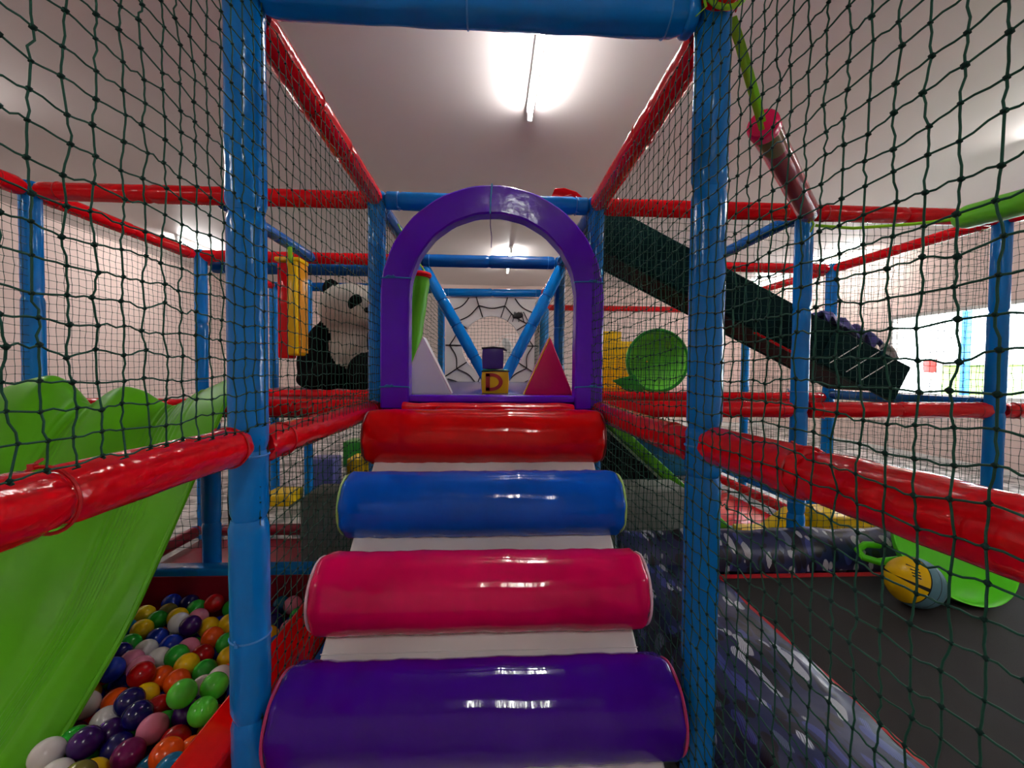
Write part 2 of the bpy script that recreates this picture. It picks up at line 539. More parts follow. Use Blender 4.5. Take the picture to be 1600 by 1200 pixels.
e = .05
post('large blue padded post left of the roll climb, beside the ball pit', -.6, Y1, cuts=[0, .21, .43, .505, .76, 1], ties=((.5, 3.6), (.3, 3.0)))
post('large blue padded post right of the roll climb, beside the trampoline', .6, Y1, cuts=[0, .25, .475, .53, .8, 1], ties=((.51, 5),))
post('blue padded post behind the left leg of the purple arch', -.6, Y2)
post('blue padded post behind the right leg of the purple arch', .6, Y2, cuts=[0, .3, .55, .7, .84, .97, 1])
post('blue padded corner post at the far left above the green slide', -2.38, Y2)
post('slim blue padded post at the back of the ball pit side, against pink wall', -2.34, Y3)
post('distant blue padded post left of the yellow and red hanging bag', -2.38, Y4)
post('blue padded post behind the yellow hanging bag', -1.95, 4.7)
post('distant blue padded post right of the arch, left end of thin red rail', .8, Y5)
post('distant blue padded post right of the arch, right end of thin red rail', 3.0, Y5)
post('short blue padded post under the deck behind the ball pit wall', -1.5, Y2+.02, 0, 1.13, ties=())
post('blue padded post behind the trampoline, with the clear bag hanging at its top', 1.8, Y2)
post('blue padded post at the far right in front of the bright window', 3.0, Y2)
post('slim blue padded post behind the trampoline, second row, near the purple cloth', 3.0, Y3)
post('thin distant blue padded post below the dark slanting chute', 3.0, Y4)
post('blue padded post behind the near right blue post, second row', 1.8, Y3)
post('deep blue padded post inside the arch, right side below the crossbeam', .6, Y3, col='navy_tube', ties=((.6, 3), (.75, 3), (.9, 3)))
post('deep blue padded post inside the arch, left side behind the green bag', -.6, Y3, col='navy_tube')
post('far blue padded post at the left edge of the spider web panel', -.62, 5.55, 0, 2.44)
post('far blue padded post at the right edge of the spider web panel', .7, 5.55, 0, 2.44)

# top rails
rail('wide blue padded crossbeam at the very top of the picture', (-.6+e, Y1, ZT+.02), (.6-e, Y1, ZT+.02), 'blue', .05, ties=((.46, 3.9), (.93, 3.9)), cuts=[0, .97, 1])
rail('red padded rail sloping down in view from upper left to the arch', (-.6, Y1+e, ZT), (-.6, Y2-e, ZT), ties=((.3, 4.4), (.55, 4.4)), cuts=[0, .32, .58, 1])
rail('red padded rail sloping down in view from upper right to the arch', (.6, Y1+e, ZT), (.6, Y2-e, ZT), ties=((.4, 4.4),), cuts=[0, .42, 1])
rail('red padded rail end at the top of the large left post', (-.6, -.1, ZT+.03), (-.6, Y1-.005, ZT+.03))
rail('crumpled red padded rail end at the top of the large right post', (.6, -.1, ZT+.05), (.6, Y1+.01, ZT+.05), r=.052, wr=2.2)
rail('blue padded crossbeam behind the top of the purple arch', (-.6+e, Y2, ZT), (.6-e, Y2, ZT), 'blue', .047, cuts=[0, .06, .94, 1])
rail('upper red padded crossrail left of the arch above the ball pit', (-2.38+e, Y2, ZT), (-.6-e, Y2, ZT))
rail('upper red padded crossrail right of the arch, left half', (.6+e, Y2, ZT), (1.8-e, Y2, ZT))
rail('upper red padded crossrail at the far right beside the hanging green bag', (1.8+e, Y2, ZT), (3.0-e, Y2, ZT))
rail('upper red padded rail at the far left edge coming towards the viewer', (-2.38, .4, ZT), (-2.38, Y2-e, ZT))
rail('upper red padded rail running back along the left wall side', (-2.38, Y2+e, ZT), (-2.38, Y3-e, ZT), r=.042)
rail('upper red padded rail at far left behind, between second and third posts', (-2.38, Y3+e, ZT), (-2.38, Y4-e, ZT), r=.04)
rail('upper red padded rail at far right coming forward beside the trampoline', (3.0, .6, ZT), (3.0, Y2-e, ZT))
rail('upper red padded rail running back at the right towards the lights', (3.0, Y2+e, ZT), (3.0, Y3-e, ZT), r=.036)
rail('distant upper red padded rail at right above the dark chute', (3.0, Y3+e, ZT), (3.0, Y4-e, ZT), r=.034)
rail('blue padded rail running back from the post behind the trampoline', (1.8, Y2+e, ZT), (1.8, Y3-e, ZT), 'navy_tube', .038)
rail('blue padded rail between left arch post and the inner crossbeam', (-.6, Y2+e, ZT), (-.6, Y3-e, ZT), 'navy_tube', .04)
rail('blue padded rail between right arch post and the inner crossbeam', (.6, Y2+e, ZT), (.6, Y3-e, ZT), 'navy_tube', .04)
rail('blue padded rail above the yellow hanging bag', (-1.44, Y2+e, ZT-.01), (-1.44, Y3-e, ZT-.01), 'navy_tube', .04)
rail('red padded rail inside the arch, upper left, behind the green bag', (-.62, Y3+e, ZT+.02), (-.62, 5.5, ZT+.1), r=.04)
rail('red padded rail inside the arch, upper right, running to the web panel', (.65, Y3+e, ZT+.02), (.7, 5.5, ZT+.1), r=.04)
rail('red padded crossrail behind the panda at ceiling side', (-2.38+e, Y3, ZT), (-.6-e, Y3, ZT))
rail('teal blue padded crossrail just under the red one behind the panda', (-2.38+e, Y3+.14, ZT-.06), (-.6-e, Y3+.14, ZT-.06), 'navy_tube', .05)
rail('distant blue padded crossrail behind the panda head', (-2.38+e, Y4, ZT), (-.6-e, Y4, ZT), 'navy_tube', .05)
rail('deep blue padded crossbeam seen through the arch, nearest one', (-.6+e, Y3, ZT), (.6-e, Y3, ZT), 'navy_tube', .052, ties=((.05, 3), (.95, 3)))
rail('bright blue padded crossbeam above the spider web panel', (-.6, 5.5, 2.40), (.67, 5.5, 2.41), 'blue', .05)
rail('upper red padded crossrail behind the near right post, second row', (.6+e, Y3, ZT), (3.0-e, Y3, ZT), r=.042)
rail('thin distant red crossrail above the green dome', (.8, Y5, ZT), (3.0, Y5, ZT), r=.04)
# V braces on the deck behind the arch
rail('left blue slanting brace of the V behind the toy cubes', (-.54, Y3+.02, 2.26), (.0, Y3+.02, 1.31), 'blue', .048, ties=((.28, 3), (.5, 3), (.78, 3)), cuts=[0, .28, .5, .78, 1], tiecol='navy_tube')
rail('right blue slanting brace of the V behind the toy cubes', (.6, Y3-.08, 2.26), (.12, Y3-.08, 1.31), 'blue', .048, ties=((.25, 3), (.5, 3), (.78, 3)), cuts=[0, .25, .5, .78, 1], tiecol='navy_tube')

# waist-high rails
rail('thick red padded rail at left edge in front of the green slide', (-.6, -.1, ZL+.025), (-.6, Y1-e, ZL+.018), r=.047, ties=((.615, 4.4), (.97, 4.0)), cuts=[0, .615, 1], crease=1.6)
rail('thick crumpled red padded rail at right edge above the trampoline', (.6, -.1, ZL+.04), (.6, Y1-e, ZL+.02), r=.047, ties=((.72, 4.4),), cuts=[0, .7, 1], crease=.8, wr=2.0)
rail('red padded handrail left of the rolls leading to the arch', (-.6, Y1+e, ZL), (-.6, Y2-e, ZL), r=.048, wr=1.6, ties=((.1, 4), (.9, 4)), cuts=[0, 1])
rail('red padded handrail right of the rolls leading to the arch', (.6, Y1+e, ZL), (.6, Y2-e, ZL), r=.048, wr=1.6, ties=((.12, 4), (.9, 4)), cuts=[0, 1])
rail('red padded rail at deck edge below the panda', (-2.38+e, Y2, ZL), (-.6-e, Y2, ZL), r=.046, wr=1.5)
rail('dark red padded rail at the back of the panda deck', (-2.38+e, Y3, ZL), (-.6-e, Y3, ZL), r=.04)
rail('red padded rail behind the trampoline, left half', (.6+e, Y2, ZL), (1.8-e, Y2, ZL), r=.046, wr=1.6)
rail('red padded rail behind the trampoline, right half below the window', (1.8+e, Y2, ZL), (3.0-e, Y2, ZL), r=.046, wr=1.6)
rail('red padded rail at the far right edge beyond the last post', (3.0+e, Y2, ZL), (4.1, Y2, ZL), r=.046)
rail('red padded rail of the second row right of the arch', (.6+e, Y3, ZL), (3.0-e, Y3, ZL), r=.044)
rail('blue padded rail running back below the purple cloth', (3.0, Y2+e, ZL+.03), (3.0, Y3-e, ZL+.03), 'navy_tube', .04)
rail('red padded rail at far left behind the slide', (-2.44, .6, ZL), (-2.44, Y2-e, ZL), r=.044)


# ------------------------------------------------------------------ nets
def net(label, O, U, V, lu, lv, mesh=.04, rad=.0016, near=True, jit=.0025, sag=0.0, tails=False, hole=None, thin=1.0):
    rad = rad*thin
    """square knotted net: O corner, U/V unit directions, lu/lv lengths"""
    rnd = np.random.RandomState(len(label)*31+int(abs(O[0])*100))
    O, U, V = np.array(O, float), np.array(U, float), np.array(V, float)
    N = np.cross(U, V)
    nu = max(2, int(round(lu/mesh))); nv = max(2, int(round(lv/mesh)))
    ii, jj = np.meshgrid(np.arange(nu+1), np.arange(nv+1), indexing='ij')
    a = ii/nu; b = jj/nv
    wob = .010*np.sin(a*9+1.3+b*2)*np.sin(PI*a)*np.sin(PI*b)+.006*np.sin(b*11+a*4)*np.sin(PI*a)
    P = O+(a*lu)[..., None]*U+(b*lv)[..., None]*V
    jm = (np.sin(PI*a) > 1e-6)[..., None]*1.0
    P = P+jm*rnd.normal(0, jit, P.shape)*np.array([1, 1, 1])
    P = P+jm*wob[..., None]*(.5*U+.6*V)
    P = P+(np.sin(PI*a)*sag)[..., None]*(-V)
    P = P-(P-O).dot(N)[..., None]*N*(0.6 if near else 1.0)
    root = thing('safety_net', label, 'net', tuple(P[0, 0]), 'green knotted safety nets')
    ns = 5 if near else 3
    parts = {}
    for nm, d in (('upright_cords', 0), ('level_cords', 1)):
        if d == 0:
            p0 = P[:, :-1].reshape(-1, 3); p1 = P[:, 1:].reshape(-1, 3)
        else:
            p0 = P[:-1].reshape(-1, 3); p1 = P[1:].reshape(-1, 3)
        if hole is not None:
            mid = (p0+p1)/2; keep = ~hole(mid); p0 = p0[keep]; p1 = p1[keep]
        t = p1-p0; t /= np.linalg.norm(t, axis=1)[:, None]
        x = np.cross(t, N); x /= np.linalg.norm(x, axis=1)[:, None]
        y = np.cross(t, x)
        st = [p0]
        if near:
            bend = rnd.normal(0, .0016, (len(p0), 1))
            st.append((p0*2+p1)/3+x*bend); st.append((p0+p1*2)/3-x*bend*rnd.uniform(.2, 1, (len(p0), 1)))
        st.append(p1)
        k = len(st); m_ = len(p0)
        rings = np.zeros((m_, k, ns, 3))
        for q, s in enumerate(st):
            for j in range(ns):
                an = 2*PI*j/ns
                rings[:, q, j] = s+(x*math.cos(an)+y*math.sin(an))*rad
        vs = rings.reshape(-1, 3)
        base = (np.arange(m_)*k*ns)[:, None]
        fl = []
        for q in range(k-1):
            for j in range(ns):
                fl.append([q*ns+j, q*ns+(j+1) % ns, (q+1)*ns+(j+1) % ns, (q+1)*ns+j])
        fl = np.array(fl)
        F = (base[:, :, None]+fl[None]).reshape(-1, 4)
        parts[nm] = (vs, F, 'net')
    K = P.reshape(-1, 3)
    if hole is not None: K = K[~hole(K)]
    kr = rad*(2.6 if near else 2.4)
    sph = [(0, 0, 1.15), (0, 0, -1.15)]+[(math.cos(q*PI/3), math.sin(q*PI/3), .35 if q % 2 else -.35) for q in range(6)] if near else [(1, 0, 0), (0, 1, 0), (-1, 0, 0), (0, -1, 0), (0, 0, 1), (0, 0, -1)]
    sph = np.array(sph)*kr
    Bs = np.stack([U, N, V])
    sph = sph@Bs
    if near:
        ff = [[0, 2+q, 2+(q+1) % 6] for q in range(6)]+[[1, 2+(q+1) % 6, 2+q] for q in range(6)]
    else:
        ff = [[4, q, (q+1) % 4] for q in range(4)]+[[5, (q+1) % 4, q] for q in range(4)]
    sc = rnd.uniform(.85, 1.25, (len(K), 1, 1))
    vs = (K[:, None, :]+sph[None]*sc).reshape(-1, 3)
    F = (np.arange(len(K))*len(sph))[:, None, None]+np.array(ff)[None]
    parts['knots'] = (vs, F.reshape(-1, 3), 'knot')
    if tails:
        mb = MB()
        for i in range(nu+1):
            q = P[i, 0]
            mb.tube([q, q+U*.004-V*.004+N*.0, q+U*rnd.uniform(.004, .016)-V*.008-np.array([-.02 if O[0] < 0 else .02, 0, 0])*-.6, ], [rad*1.2, rad*1.3, rad*.8], 5)
        tag(mb.build('cord_ends', 'net', root), kind='stuff')
    off = np.array(WL[root.name])
    for nm, (vs, F, mt) in parts.items():
        me = bpy.data.meshes.new(nm)
        me.from_pydata((vs-off).tolist(), [], F.tolist())
        me.materials.append(MT[mt])
        me.polygons.foreach_set('use_smooth', [True]*len(me.polygons))
        o = bpy.data.objects.new(nm, me); COL.objects.link(o); o.parent = root
        tag(o, kind='stuff')
    return root


zn = 1.262
net('green net left of the large left post, hooked on the red rail', (-.548, .28, zn), (0, 1, 0), (0, 0, 1), Y1-.02-.28, 2.35-zn, .0405, .00145, tails=True, jit=.003)
net('green net between left post and arch above the red handrail', (-.548, Y1-.02, zn), (0, 1, 0), (0, 0, 1), Y2-Y1+.02, 2.28-zn, .0405, .0012)
net('green net below the left red handrail beside the rolls', (-.562, Y1-.02, .42), (0, 1, 0), (0, 0, 1), Y2-Y1+.02, zn-.42, .0405, .0012, sag=-.03)
net('large green net at right edge in front of the trampoline', (.548, .26, .34), (0, 1, 0), (0, 0, 1), Y1-.02-.26, 2.36-.34, .0405, .00145, jit=.003, sag=.012)
net('green net between right post and arch beside the rolls', (.548, Y1-.02, .34), (0, 1, 0), (0, 0, 1), Y2-Y1+.02, 2.28-.34, .0405, .0012, sag=.02)
net('fine green net along the far left wall side', (-2.36, .5, 1.2), (0, 1, 0), (0, 0, 1), Y4-.5, 1.08, .042, .0015, near=False, thin=.95)
net('green net hanging behind the panda', (-2.36, Y4+.05, 1.2), (1, 0, 0), (0, 0, 1), 1.74, 1.08, .042, .0014, near=False, thin=.95)
net('green net below the deck behind the ball pit wall', (-2.36, Y2+.06, .4), (1, 0, 0), (0, 0, 1), 1.74, .76, .042, .0015, near=False, thin=.95)
net('fine green net behind the trampoline, upper part to pad height', (.62, Y2+.05, .36), (1, 0, 0), (0, 0, 1), 2.36, 1.94, .042, .0015, near=False, thin=.95)
net('fine green net at far right in front of the window', (3.02, .5, .36), (0, 1, 0), (0, 0, 1), Y4-.5, 1.94, .042, .0014, near=False, thin=.95)
net('green net of the second row behind the dark chute', (.64, Y3+.06, 1.2), (1, 0, 0), (0, 0, 1), 2.34, 1.08, .045, .0014, near=False, thin=.95)
net('green net at left inside the arch corridor', (-.59, Y2+.06, 1.28), (0, 1, 0), (0, 0, 1), 3.1, 1.0, .045, .0015, near=False, thin=.95)
net('green net at right inside the arch corridor', (.59, Y2+.06, 1.28), (0, 1, 0), (0, 0, 1), 3.1, 1.0, .045, .0015, near=False, thin=.95)
net('green net closing the round hole of the web panel', (-.42, 5.57, 1.28), (1, 0, 0), (0, 0, 1), .9, .9, .045, .0022, near=False, thin=.95)

# ------------------------------------------------------------------ roll climb
AX = [('red_smooth', 1.985, 1.095, 'piping_r', 'shiny red half roll, topmost'), ('blue_smooth', 1.69, .872, 'piping_y', 'shiny blue half roll'),
      ('pink_smooth', 1.42, .660, 'piping_w', 'shiny magenta half roll'), ('purple_smooth', 1.165, .452, 'piping_p', 'shiny violet half roll, lowest')]
RR = .127
rc = thing('roll_climb', 'sloping white climbing ramp with four glossy coloured rolls below the arch', 'climbing ramp', (0, 1.3, 0))
sl = (1.095-.452)/(1.985-1.165)
nx = Vector((0, -math.sin(math.atan(sl)), math.cos(math.atan(sl))))
def onramp(y, off):
    z = .452+(y-1.165)*sl
    return (y+nx.y*off, z+nx.z*off)
pts = [onramp(.62, -.045), onramp(2.12, -.045), onramp(2.12, -.3), onramp(.75, -.3)]
MB().extrude(pts, 'X', -.5, .5).build('ramp_slab', 'white', rc, bevel=.012)
for i in range(3):   # stitched panel seams of the white cover
    y = (AX[i][1]+AX[i+1][1])/2
    a = onramp(y, -.044)
    MB().tube([(-.5, a[0], a[1]), (.5, a[0], a[1])], .0016, 6).build('seam', 'white', rc)
for ci, (mt, y, z, pip, lab) in enumerate(AX):
    n = 72; prof = [(.0, RR-.03), (.004, RR-.016), (.012, RR-.006), (.024, RR-.0005)]
    xs = []
    w2 = .54
    for q, rr in prof: xs.append((-w2+q, rr))
    for q in range(1, 40): xs.append((lerp(-w2+.024, w2-.024, q/40), RR))
    for q, rr in reversed(prof): xs.append((w2-q, rr))
    mb = MB(); vs = []; fs = []
    rnd = random.Random(ci+3)
    ph = [rnd.uniform(0, 6) for _ in range(6)]
    for (x, rr) in xs:
        for j in range(n):
            th = 2*PI*j/n
            # soft dents of the foam under the cover
            d = .0011*math.sin(23*x+ph[0]+2*th)+.0007*math.sin(47*x+ph[1])+.0012*math.sin(3*th+5*x+ph[2])+.0009*math.sin(88*x+ph[3]+th)+.0006*math.sin(151*x+ph[5])
            en = math.exp(-min(x+w2, w2-x)/.05)*.004*math.sin(9*th+ph[4])
            rq = rr+d+en
            vs.append((x, y+rq*math.cos(th), z+rq*math.sin(th)))
    K = len(xs)
    for i in range(K-1):
        for j in range(n): fs.append((i*n+j, i*n+(j+1) % n, (i+1)*n+(j+1) % n, (i+1)*n+j))
    fs.append(tuple(range(n-1, -1, -1))); fs.append(tuple((K-1)*n+j for j in range(n)))
    mb.add(vs, fs)
    ro = mb.build('roll', mt, rc, angle=50); ro['label'] = lab
    for s in (-1, 1):
        MB().torus((s*(w2-.001), y, z), RR-.015, .0045, 'X', 48, 6).build('piping', pip, ro)
cu = thing('top_cushion', 'narrow crumpled red cushion between the top roll and the purple sill', 'cushion', (.03, 2.14, 1.1))
mb = MB()
nxs = 60; vs = []; fs = []
prof = [(2.11, 1.18), (2.098, 1.19), (2.09, 1.205), (2.092, 1.225), (2.11, 1.237), (2.15, 1.24), (2.19, 1.236), (2.195, 1.2), (2.195, 1.18)]
rnd = random.Random(5)
for i in range(nxs+1):
    x = lerp(-.41, .44, i/nxs)
    for (yy, zz) in prof:
        wv_ = .004*math.sin(40*x+zz*30)*math.exp(-min(x+.41, .44-x)/.12)+.0015*math.sin(25*x)
        vs.append((x, yy-wv_, zz+wv_))
k = len(prof)
for i in range(nxs):
    for j in range(k): fs.append((i*k+j, i*k+(j+1) % k, (i+1)*k+(j+1) % k, (i+1)*k+j))
fs.append(tuple(range(k-1, -1, -1))); fs.append(tuple(nxs*k+j for j in range(k)))
mb.add(vs, fs); mb.build('cover', 'red', cu)
for s in (-.24, .27):
    MB().tube([(s-.01, 2.086, 1.205), (s, 2.082, 1.22), (s+.014, 2.088, 1.226)], .003, 6).build('tie_knot', 'redtie', cu)

# ------------------------------------------------------------------ arch
ar = thing('foam_arch', 'glossy purple foam arch at the top of the climb', 'arch', (.033, 2.25, 1.208))
CX, CZ, RO, RI = .033, 1.777, .575, .43
ya, yb = 2.2, 2.295
def arch_pts(ro, n=40, zb=1.208):
    p = [(CX-ro, zb), (CX-ro, (zb+CZ)/2)]
    for i in range(n+1):
        a = PI-PI*i/n
        p.append((CX+ro*math.cos(a), CZ+ro*math.sin(a)))
    p += [(CX+ro, (zb+CZ)/2), (CX+ro, zb)]
    return p
po, pi_ = arch_pts(RO), arch_pts(RI)
n = len(po); vs = []; fs = []
bv = .008
prof = [(0, bv, 0), (0, 0, bv), (0, 0, None), (1, 0, None), (1, 0, bv), (1, bv, 0)]
# ring of 8 points per station: front outer bevel ... around the section
for i in range(n):
    o = Vector((po[i][0], 0, po[i][1])); q = Vector((pi_[i][0], 0, pi_[i][1]))
    d = (o-q).normalized()
    w_ = .0022*math.sin(i*1.7)
    for (base, sgn, y) in ((o, -bv, ya), (o, 0, ya+bv), (o, 0, yb-bv), (o, -bv, yb), (q, bv, yb), (q, 0, yb-bv), (q, 0, ya+bv), (q, bv, ya)):
        c = base+d*(sgn+w_*.6); vs.append((c.x, y, c.z))
for i in range(n-1):
    for j in range(8): fs.append((i*8+j, i*8+(j+1) % 8, (i+1)*8+(j+1) % 8, (i+1)*8+j))
fs.append(tuple(range(7, -1, -1))); fs.append(tuple((n-1)*8+j for j in range(8)))
mb = MB(); mb.add(vs, fs); mb.build('arch_body', 'purple', ar, angle=28)
for (z, s) in ((1.868, -1), (1.865, 1), (1.315, -1), (1.32, 1)):
    x0 = CX+s*(RO+.002); x1 = CX+s*(RI-.002)
    if z > CZ:
        x0 = CX+s*(math.sqrt((RO)**2-(z-CZ)**2)+.003); x1 = CX+s*(math.sqrt(RI**2-(z-CZ)**2)-.003)
    mb = MB().tube([(x1, ya-.001, z-.004), (x1, ya-.004, z), ((x0+x1)/2, ya-.004, z+.003), (x0, ya-.004, z), (x0+s*.012, ya+.06, z), (x0+s*.012, yb+.06, z+.004)], .0035, 6)
    mx_ = lerp(x0, x1, .35)
    mb.tube([(mx_, ya-.005, z), (mx_+.012, ya-.014, z+.012), (mx_+.02, ya-.008, z+.004), (mx_-.015, ya-.012, z+.01), (mx_-.03, ya-.01, z+.001)], .003, 6)
    mb.build('cord_tie', 'bluetie', ar)
mb = MB().tube([(CX-.02, ya-.003, CZ+RI-.003), (CX-.019, ya-.005, CZ+RI+.05), (CX-.012, ya-.004, CZ+RO), (CX-.012, yb, CZ+RO+.003)], .0042, 6)
mb.build('cord_tie', 'bluetie', ar)
MB().tube([(CX-.019, ya+.01, CZ+RI), (CX-.019, ya+.0, CZ+RI-.06), (CX-.012, ya, CZ+RI-.12), (CX-.013, ya, CZ+RI-.175)], .0022, 6).build('cord_tail', 'deckpurple', ar)

# ------------------------------------------------------------------ decks
dk = thing('play_deck', 'purple padded deck floor behind the arch', 'deck', (0, 3.8, 1.1))
MB().box((-.56, 2.3, 1.16), (.56, 5.5, 1.262), .01).build('deck_mat', 'deckpurple', dk)
MB().box((CX-RI+.002, 2.2, 1.238), (CX+RI-.002, 2.31, 1.274), .008).build('sill', 'purple', dk)
MB().box((-.54, 2.21, 1.1), (.54, 5.5, 1.16)).build('deck_board', 'black', dk)
dk = thing('play_deck', 'maroon deck under the panda left of the arch', 'deck', (-1.5, 3.6, 1.1))
MB().box((-2.3, Y3+.06, 1.16), (-.66, 5.2, 1.2), .006).build('deck_mat', 'maroon', dk)
MB().box((-2.3, Y3+.06, 1.11), (-.66, 5.2, 1.16)).build('deck_board', 'black', dk)
MB().box((-2.3, Y2+.06, 1.13), (-.66, Y3-.05, 1.18), .006).build('landing_mat', 'maroon', dk)
dk = thing('play_deck', 'red deck under the green dome right of the arch', 'deck', (1.8, 4.5, 1.1))
MB().box((.66, Y3+.1, 1.16), (2.6, 5.6, 1.2), .006).build('deck_mat', 'red', dk)
MB().box((.66, Y3+.1, 1.11), (2.6, 5.6, 1.16)).build('deck_board', 'black', dk)

# ------------------------------------------------------------------ toys on the purple deck
DZ = 1.262
t = thing('soft_triangle', 'white soft play triangle standing left on the purple deck', 'soft block', (-.33, 2.55, DZ))
MB().extrude([(-.5, DZ), (-.205, DZ), (-.372, 1.6)], 'Y', 2.48, 2.62).build('cover', 'white', t, bevel=.01)
MB().tube([(-.205, 2.482, DZ+.004), (-.372, 2.482, 1.596), (-.5, 2.482, DZ+.004)], .003, 6).build('piping', 'piping_w', t)
t = thing('soft_triangle', 'hot pink soft play triangle standing right on the purple deck', 'soft block', (.36, 2.55, DZ))
MB().extrude([(.215, DZ), (.51, DZ), (.368, 1.605)], 'Y', 2.48, 2.62).build('cover', 'pinkv', t, bevel=.01)
MB().tube([(.215, 2.482, DZ+.004), (.366, 2.482, 1.6)], .0035, 6).build('piping', 'yellow', t)


def pillow_cube(x0, x1, y0, y1, z0, z1, puff=.008):
    bm = bmesh.new(); bmesh.ops.create_cube(bm, size=1)
    bmesh.ops.subdivide_edges(bm, edges=bm.edges[:], cuts=7, use_grid_fill=True)
    for v in bm.verts:
        c = v.co*2
        q = Vector([c[i]*(1+.06*(1-c[(i+1) % 3]**2)*(1-c[(i+2) % 3]**2)) for i in range(3)])
        q = q.lerp(q.normalized()*1.25, .10)
        v.co = Vector(((x0+x1)/2+q.x*(x1-x0)/2*.97, (y0+y1)/2+q.y*(y1-y0)/2*.97, (z0+z1)/2+q.z*(z1-z0)/2*.97))
    return bm


t = thing('soft_cube', 'yellow soft cube with a red letter D on the purple deck', 'soft cube', (.05, 2.67, DZ))
mb = MB(); mb.addbm(pillow_cube(-.035, .133, 2.59, 2.75, DZ, 1.405)); mb.build('cube_body', 'yellow', t, angle=60)
MB().box((-.03, 2.6, 1.392), (.128, 2.74, 1.41), .006).build('top_panel', 'greenv', t)
mb = MB()
mb.tube([(-.035, 2.595, 1.398), (.05, 2.588, 1.403), (.132, 2.595, 1.4), (.132, 2.745, 1.4)], .005, 6)
mb.build('black_trim', 'blackprint', t)
# the D
mb = MB(); ZB, ZTp = DZ+.018, 1.388; yf = 2.5835
xs0, xs1 = .003, .095
mb.box((xs0-.012, yf-.002, ZB), (xs0+.014, yf+.008, ZTp), .002)
out = []; inn = []
for i in range(21):
    a = PI/2-PI*i/20
    cz = (ZB+ZTp)/2; hz = (ZTp-ZB)/2
    out.append((xs0+.02+(xs1-xs0-.02)*math.cos(a), cz+hz*math.sin(a)))
    inn.append((xs0+.02+(xs1-xs0-.02-.024)*math.cos(a), cz+(hz-.02)*math.sin(a)))
out = [(xs0-.012, ZTp)]+out+[(xs0-.012, ZB)]; inn = [(xs0-.012, ZTp-.02)]+inn+[(xs0-.012, ZB+.02)]
nn = len(out); vs = []; fs = []
for i in range(nn):
    for (p_, y_) in ((out[i], yf-.002), (inn[i], yf-.002), (inn[i], yf+.008), (out[i], yf+.008)): vs.append((p_[0], y_, p_[1]))
for i in range(nn-1):
    for j in range(4): fs.append((i*4+j, i*4+(j+1) % 4, (i+1)*4+(j+1) % 4, (i+1)*4+j))
fs += [(3, 2, 1, 0), tuple((nn-1)*4+j for j in range(4))]
mb.add(vs, fs)
d = mb.build('letter_d', 'redprint', t, angle=30)
t = thing('soft_cube', 'dark purple soft cube stacked on the yellow D cube', 'soft cube', (.045, 2.67, 1.41))
mb = MB(); mb.addbm(pillow_cube(-.032, .1, 2.6, 2.74, 1.412, 1.545)); mb.build('cube_body', 'deckpurple', t, angle=60)
mb = MB().tube([(-.03, 2.602, 1.54), (.035, 2.596, 1.546), (.098, 2.602, 1.54), (.118, 2.68, 1.53), (.1, 2.735, 1.54)], .006, 6)
mb.tube([(-.03, 2.602, 1.54), (-.03, 2.735, 1.54), (.1, 2.735, 1.54)], .006, 6)
mb.build('black_trim', 'blackprint', t)

# hanging bags ------------------------------------------------------------
def cyl_between(mb, a, b_, r, n=24, k=14, seed=0, pinch=.15):
    A, B = Vector(a), Vector(b_)
    rnd = random.Random(seed)
    path = []; rad = []
    for i in range(k+1):
        q = i/k
        path.append(A.lerp(B, q)); ee = min(q, 1-q)
        rad.append(r*(1-pinch*max(0, 1-ee/.05)**2+.02*math.sin(q*23+seed)))
    mb.tube(path, rad, n)
    return mb


t = thing('hanging_bag', 'green hanging bag with red top inside the arch', 'punch bag', (-.5, 2.7, 1.35))
a_, b_ = Vector((-.425, 2.7, 1.994)), Vector((-.508, 2.68, 1.36))
cyl_between(MB(), a_, b_, .066).build('bag_body', 'slide', t)
MB().torus(a_, .055, .019, 'Z', 24, 8).build('top_ring', 'red', t)
mb = MB()
for s in (-.05, .05): mb.tube([(a_.x+s, a_.y, a_.z), (-.45, 2.7, 2.1), (-.56, 2.7, ZT-.01)], .005, 6)
mb.build('strap', 'strap', t)

t = thing('hanging_bag', 'square yellow and red hanging bag beside the panda', 'punch bag', (-1.42, 3.2, 1.48))
MB().box((-1.425, 3.1, 1.5), (-1.352, 3.25, 2.17), .015).build('yellow_face', 'yellow', t)
MB().box((-1.50, 3.12, 1.48), (-1.427, 3.26, 2.16), .012).build('red_side', 'red', t)
MB().box((-1.351, 3.12, 1.52), (-1.338, 3.25, 2.16), .004).build('amber_side', 'orange', t)
MB().box((-1.51, 3.1, 2.165), (-1.335, 3.26, 2.195), .008).build('top_band', 'yellow', t)
MB().tube([(-1.39, 3.17, 2.05), (-1.39, 3.09, 2.17), (-1.4, 3.1, 2.26), (-1.44, 3.2, 2.3)], .01, 8, flat=(.016, .003)).build('strap', 'strap', t)

